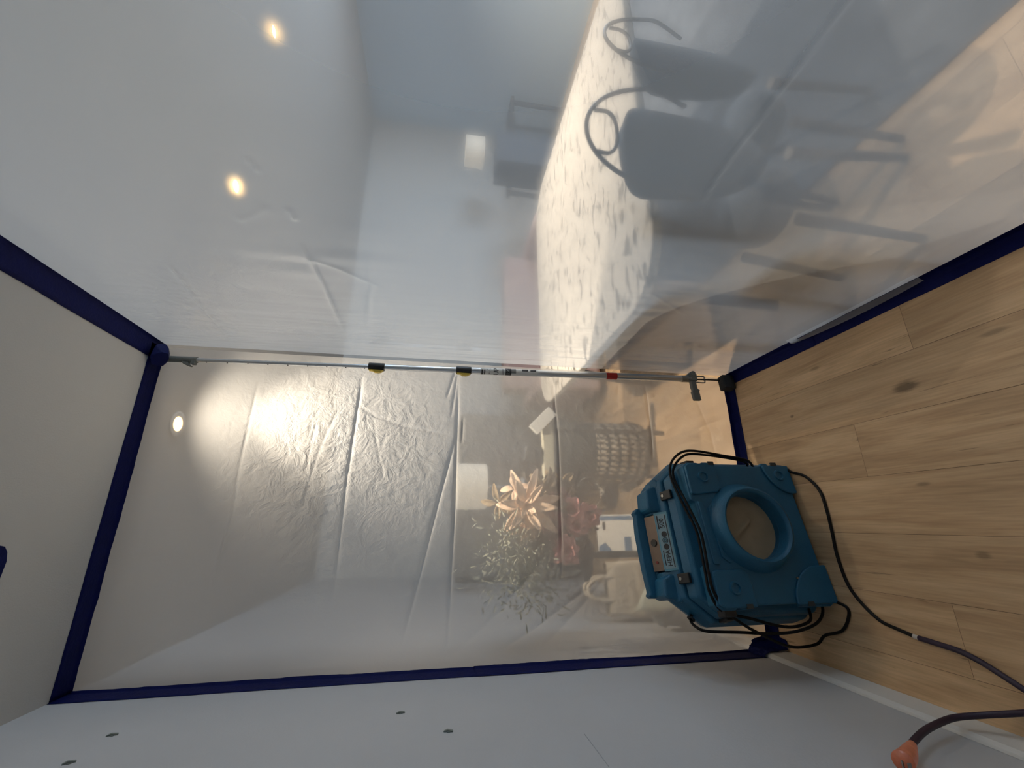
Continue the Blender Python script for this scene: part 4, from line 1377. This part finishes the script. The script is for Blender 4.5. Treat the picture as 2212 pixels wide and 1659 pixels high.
M_sage = mat('sage_foliage', (0.36, 0.37, 0.29), 0.8, noise=0.3, nscale=30)
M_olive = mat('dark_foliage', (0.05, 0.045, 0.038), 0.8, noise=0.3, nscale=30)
M_tan = mat('tan_leaf', (0.30, 0.22, 0.13), 0.8)
def petal(bm, base, dirv, nrm, ln, wd, curl, cup=0.25):
    dirv = Vector(dirv).normalized(); nrm = Vector(nrm)
    nrm = (nrm - dirv * nrm.dot(dirv)).normalized(); sd = dirv.cross(nrm)
    n = 8; rows = []
    for i in range(n + 1):
        t = i / n
        wv = wd * (math.sin(math.pi * min(1, t * 0.93 + 0.04)) ** 0.75)
        c = Vector(base) + dirv * (ln * t) + nrm * (-curl * ln * t * t)
        rows.append([bm.verts.new(c + sd * wv * s_ * 0.5 + nrm * (abs(s_) * cup * wv)) for s_ in (-1, -0.5, 0, 0.5, 1)])
    for a, b_ in zip(rows, rows[1:]):
        for k in range(4):
            bm.faces.new((a[k], a[k + 1], b_[k + 1], b_[k]))
def flower(name, c, face, mt, layers, parent=pb, seed=0, label=None):
    rn = random.Random(seed)
    face = Vector(face).normalized(); u = face.orthogonal().normalized(); v = face.cross(u)
    bm = bmesh.new()
    for (cnt, ln, wd, tilt, curl, ph) in layers:
        for k in range(cnt):
            a = ph + 2 * math.pi * k / cnt + rn.uniform(-0.15, 0.15)
            dr = (u * math.cos(a) + v * math.sin(a)) * math.cos(tilt) + face * math.sin(tilt)
            petal(bm, Vector(c) + dr * 0.006, dr, face, ln * rn.uniform(0.85, 1.15), wd * rn.uniform(0.85, 1.1), curl)
    o_ = obj(name, bm, mt, parent, smooth=True)
    md = o_.modifiers.new('t', 'SOLIDIFY'); md.thickness = 0.0008
    if label:
        o_['label'] = label
    return o_
# main peach bloom: centre at world (0.08, 1.93, 1.00)
W2L = Vector((0.10, -2.085, -0.70))
camdir = lambda p: (Vector((0, 0, CAM_H)) - Vector(p))
def fl(p, mt, layers, seed, label=None, name='flower', tiltv=(0, 0, 0)):
    return flower(name, Vector(p) + W2L, camdir(p).normalized() + Vector(tiltv), mt, layers, seed=seed, label=label)
fl((0.070, 1.905, 1.000), M_petal, [(7, 0.150, 0.046, 0.12, 0.25, 0.2), (6, 0.120, 0.040, 0.45, 0.15, 0.7), (4, 0.06, 0.025, 0.9, 0.1, 0.3)], 1, 'large open peach bloom')
fl((-0.035, 1.93, 0.995), M_petal, [(6, 0.065, 0.022, 0.05, 0.4, 0.9), (5, 0.05, 0.018, 0.5, 0.2, 0.1)], 2, tiltv=(0.3, 0, -0.5))
fl((0.085, 1.96, 1.115), M_tan, [(5, 0.075, 0.035, 0.2, 0.3, 0.2)], 3, tiltv=(-0.4, 0, 0.5))
fl((0.150, 1.97, 1.040), M_petal, [(4, 0.070, 0.030, 0.2, 0.3, 0.9)], 13, tiltv=(0.4, 0, 0.3))
ROSE = [(7, 0.052, 0.048, 0.25, 0.1, 0.0), (6, 0.044, 0.040, 0.75, -0.15, 0.5), (5, 0.034, 0.030, 1.1, -0.3, 0.2), (3, 0.022, 0.022, 1.35, -0.3, 0.2)]
fl((0.055, 1.95, 0.775), M_petal2, ROSE, 4)
fl((0.030, 1.94, 0.700), M_petal2, ROSE, 5)
fl((-0.010, 1.93, 0.765), M_petal2, ROSE, 6)
fl((0.000, 1.93, 0.870), M_mauve, ROSE, 7)
fl((-0.115, 1.92, 0.820), M_petal2, [(8, 0.062, 0.048, 0.2, 0.2, 0.0), (6, 0.050, 0.040, 0.7, 0.0, 0.4), (4, 0.03, 0.03, 1.1, -0.2, 0.0)], 8, 'large rose-pink bloom low in the bouquet')
fl((-0.045, 1.96, 0.86), M_mauve, ROSE, 9)
fl((0.11, 1.98, 0.83), M_mauve, ROSE, 10)
fl((0.13, 2.00, 0.90), M_tan, [(5, 0.10, 0.055, 0.15, 0.2, 0.5)], 11)
fl((0.17, 2.02, 0.80), M_tan, [(4, 0.09, 0.05, 0.25, 0.2, 0.1)], 12)
# foliage sprays
def foliage(name, c, sx, sy, sz, mt, cnt, ln, wd, seed):
    rn = random.Random(seed)
    bm = bmesh.new()
    for _ in range(cnt):
        p = Vector((rn.gauss(0, 0.5) * sx, rn.gauss(0, 0.5) * sy, rn.gauss(0, 0.5) * sz))
        dr = Vector((p.x / sx, p.y / sy, p.z / sz)) + Vector((rn.gauss(0, 0.5), rn.gauss(0, 0.5), rn.gauss(0, 0.5)))
        pp = Vector(c) + p
        if pp.y < 1.85: pp.y = 1.85 + rn.random() * 0.04
        dr = dr.normalized()
        if (pp + dr * ln * 1.3).y < 1.83: dr.y = abs(dr.y)
        petal(bm, pp + W2L, dr, Vector((rn.gauss(0, 1), rn.gauss(0, 1), rn.gauss(0, 1))), ln * rn.uniform(0.6, 1.2), wd, rn.uniform(-0.3, 0.5))
    return obj(name, bm, mt, pb, smooth=True)
foliage('foliage', (-0.12, 1.93, 1.06), 0.17, 0.08, 0.15, M_sage, 520, 0.035, 0.008, 1)
foliage('foliage', (-0.22, 1.93, 0.98), 0.14, 0.08, 0.12, M_sage, 380, 0.035, 0.008, 2)
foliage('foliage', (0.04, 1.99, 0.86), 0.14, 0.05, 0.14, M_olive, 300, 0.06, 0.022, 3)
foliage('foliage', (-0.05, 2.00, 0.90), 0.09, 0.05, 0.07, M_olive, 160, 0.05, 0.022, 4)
bm = bmesh.new()
rn = random.Random(5)
for k in range(14):
    tp = Vector((rn.uniform(-0.25, 0.15), rn.uniform(1.90, 2.02), rn.uniform(0.85, 1.08)))
    add_tube(bm, [Vector((-0.05, 0, 0.10)), (Vector((-0.05, 0, 0.10)) + tp + W2L) / 2 + Vector((0, 0.02, 0.03)), tp + W2L], 0.0025, 6)
obj('stems', bm, M_olive, pb, smooth=True)

# shopping bags and box on the floor by the left wall
M_bag = mat('cream_paper', (0.62, 0.54, 0.42), 0.75, bump=0.4, bscale=12, noise=0.08, nscale=6)
M_bagd = mat('grey_bag', (0.20, 0.20, 0.185), 0.75, bump=0.4, bscale=14)
def bag(name, label, loc, rz, w_, d_, h_, mt, handles=True):
    t = thing(name, label, 'bag', loc, rz)
    bm = bmesh.new()
    n = 14
    rows = []
    rn = random.Random(int(w_ * 1000))
    for k in range(n + 1):
        z = h_ * k / n
        bulge = 1 + 0.05 * math.sin(math.pi * k / n)
        dd_ = d_ / 2 * (1 - 0.62 * k / n)
        ring = rrect(-w_ / 2 * bulge, -dd_, w_ / 2 * bulge, dd_, 0.02, 3)
        rows.append([bm.verts.new((x + rn.uniform(-0.003, 0.003), y + rn.uniform(-0.003, 0.003), z + (rn.uniform(-0.006, 0.006) if k == n else 0))) for x, y in ring])
    for a, b_ in zip(rows, rows[1:]):
        for i in range(len(a)):
            j = (i + 1) % len(a)
            bm.faces.new((a[i], a[j], b_[j], b_[i]))
    bm.faces.new(rows[0][::-1])
    bd = obj('bag_body', bm, mt, t)
    md = bd.modifiers.new('t', 'SOLIDIFY'); md.thickness = 0.002
    if handles:
        for y in (-d_ * 0.17, d_ * 0.17):
            bm = bmesh.new()
            add_tube(bm, [(-w_ * 0.22, y, h_ - 0.03), (-w_ * 0.20, y, h_ + 0.05), (-w_ * 0.08, y, h_ + 0.105), (w_ * 0.08, y, h_ + 0.105), (w_ * 0.20, y, h_ + 0.05), (w_ * 0.22, y, h_ - 0.03)], 0.010, 8)
            obj('bag_handle', bm, M_bag, t, smooth=True)
    return t
bag('tote_bag', 'cream and grey tote bag with tall handles on the floor behind the front sheet', (-0.340, 2.375, 0), math.radians(3), 0.26, 0.19, 0.47, M_bag)
bag('paper_bag', 'plain pale paper bag standing right of the tote bag behind the front sheet', (-0.085, 2.62, 0), math.radians(-6), 0.17, 0.14, 0.33, M_bag, False)
t = thing('parcel', 'flat white and blue printed parcel standing upright beside the bags', 'parcel', (-0.055, 2.26, 0.009), math.radians(2))
t.rotation_euler = (math.radians(-20), 0, math.radians(2))
box('carton', (-0.105, -0.02, 0.0), (0.10, 0.03, 0.50), mat('white_card', (0.80, 0.78, 0.72), 0.5), t, 0.003)
M_pblue = mat('parcel_blue', (0.10, 0.19, 0.32), 0.5)
box('blue_band', (0.070, -0.0225, 0.30), (0.092, -0.0205, 0.50), M_pblue, t)
box('blue_panel', (-0.102, -0.0225, 0.32), (-0.02, -0.0205, 0.355), M_pblue, t)
bm = bmesh.new(); add_prism(bm, [(-0.102, 0.42), (-0.05, 0.46), (-0.07, 0.498), (-0.102, 0.498)], -0.0225, -0.0205); obj('blue_corner', bm, M_pblue, t)
box('dark_label', (0.02, -0.0225, 0.455), (0.062, -0.0205, 0.468), M_ink, t)
# folded sheet and dark cloth pieces in front of the tote
bm = bmesh.new()
P = np.array([[(-0.44 + 0.20 * u_, 2.225 + 0.075 * v_, 0.10 + 0.25 * v_ * (1 - 0.5 * u_)) for v_ in np.linspace(0, 1, 8)] for u_ in np.linspace(0, 1, 8)])
bm.free()
o_ = grid_mesh('folded_paper', P, mat('pale_green_paper', (0.46, 0.47, 0.38), 0.7))
md = o_.modifiers.new('t', 'SOLIDIFY'); md.thickness = 0.003
tag(o_, 'pale folded paper tucked on the front of the tote bag', 'paper')
bm = bmesh.new()
bmesh.ops.create_icosphere(bm, subdivisions=3, radius=1.0)
for v in bm.verts:
    v.co = Vector((v.co.x * 0.040, v.co.y * 0.055, max(-0.0, (v.co.z + 1) * 0.17)))
    v.co.x += 0.01 * math.sin(v.co.z * 60)
dk = tag(obj('dark_cloth', bm, M_bagd, smooth=True), 'dark grey cloth bundle by the left wall, nearer the sheet than the tote bag', 'cloth')
dk.location = (-0.446, 2.14, 0.0)
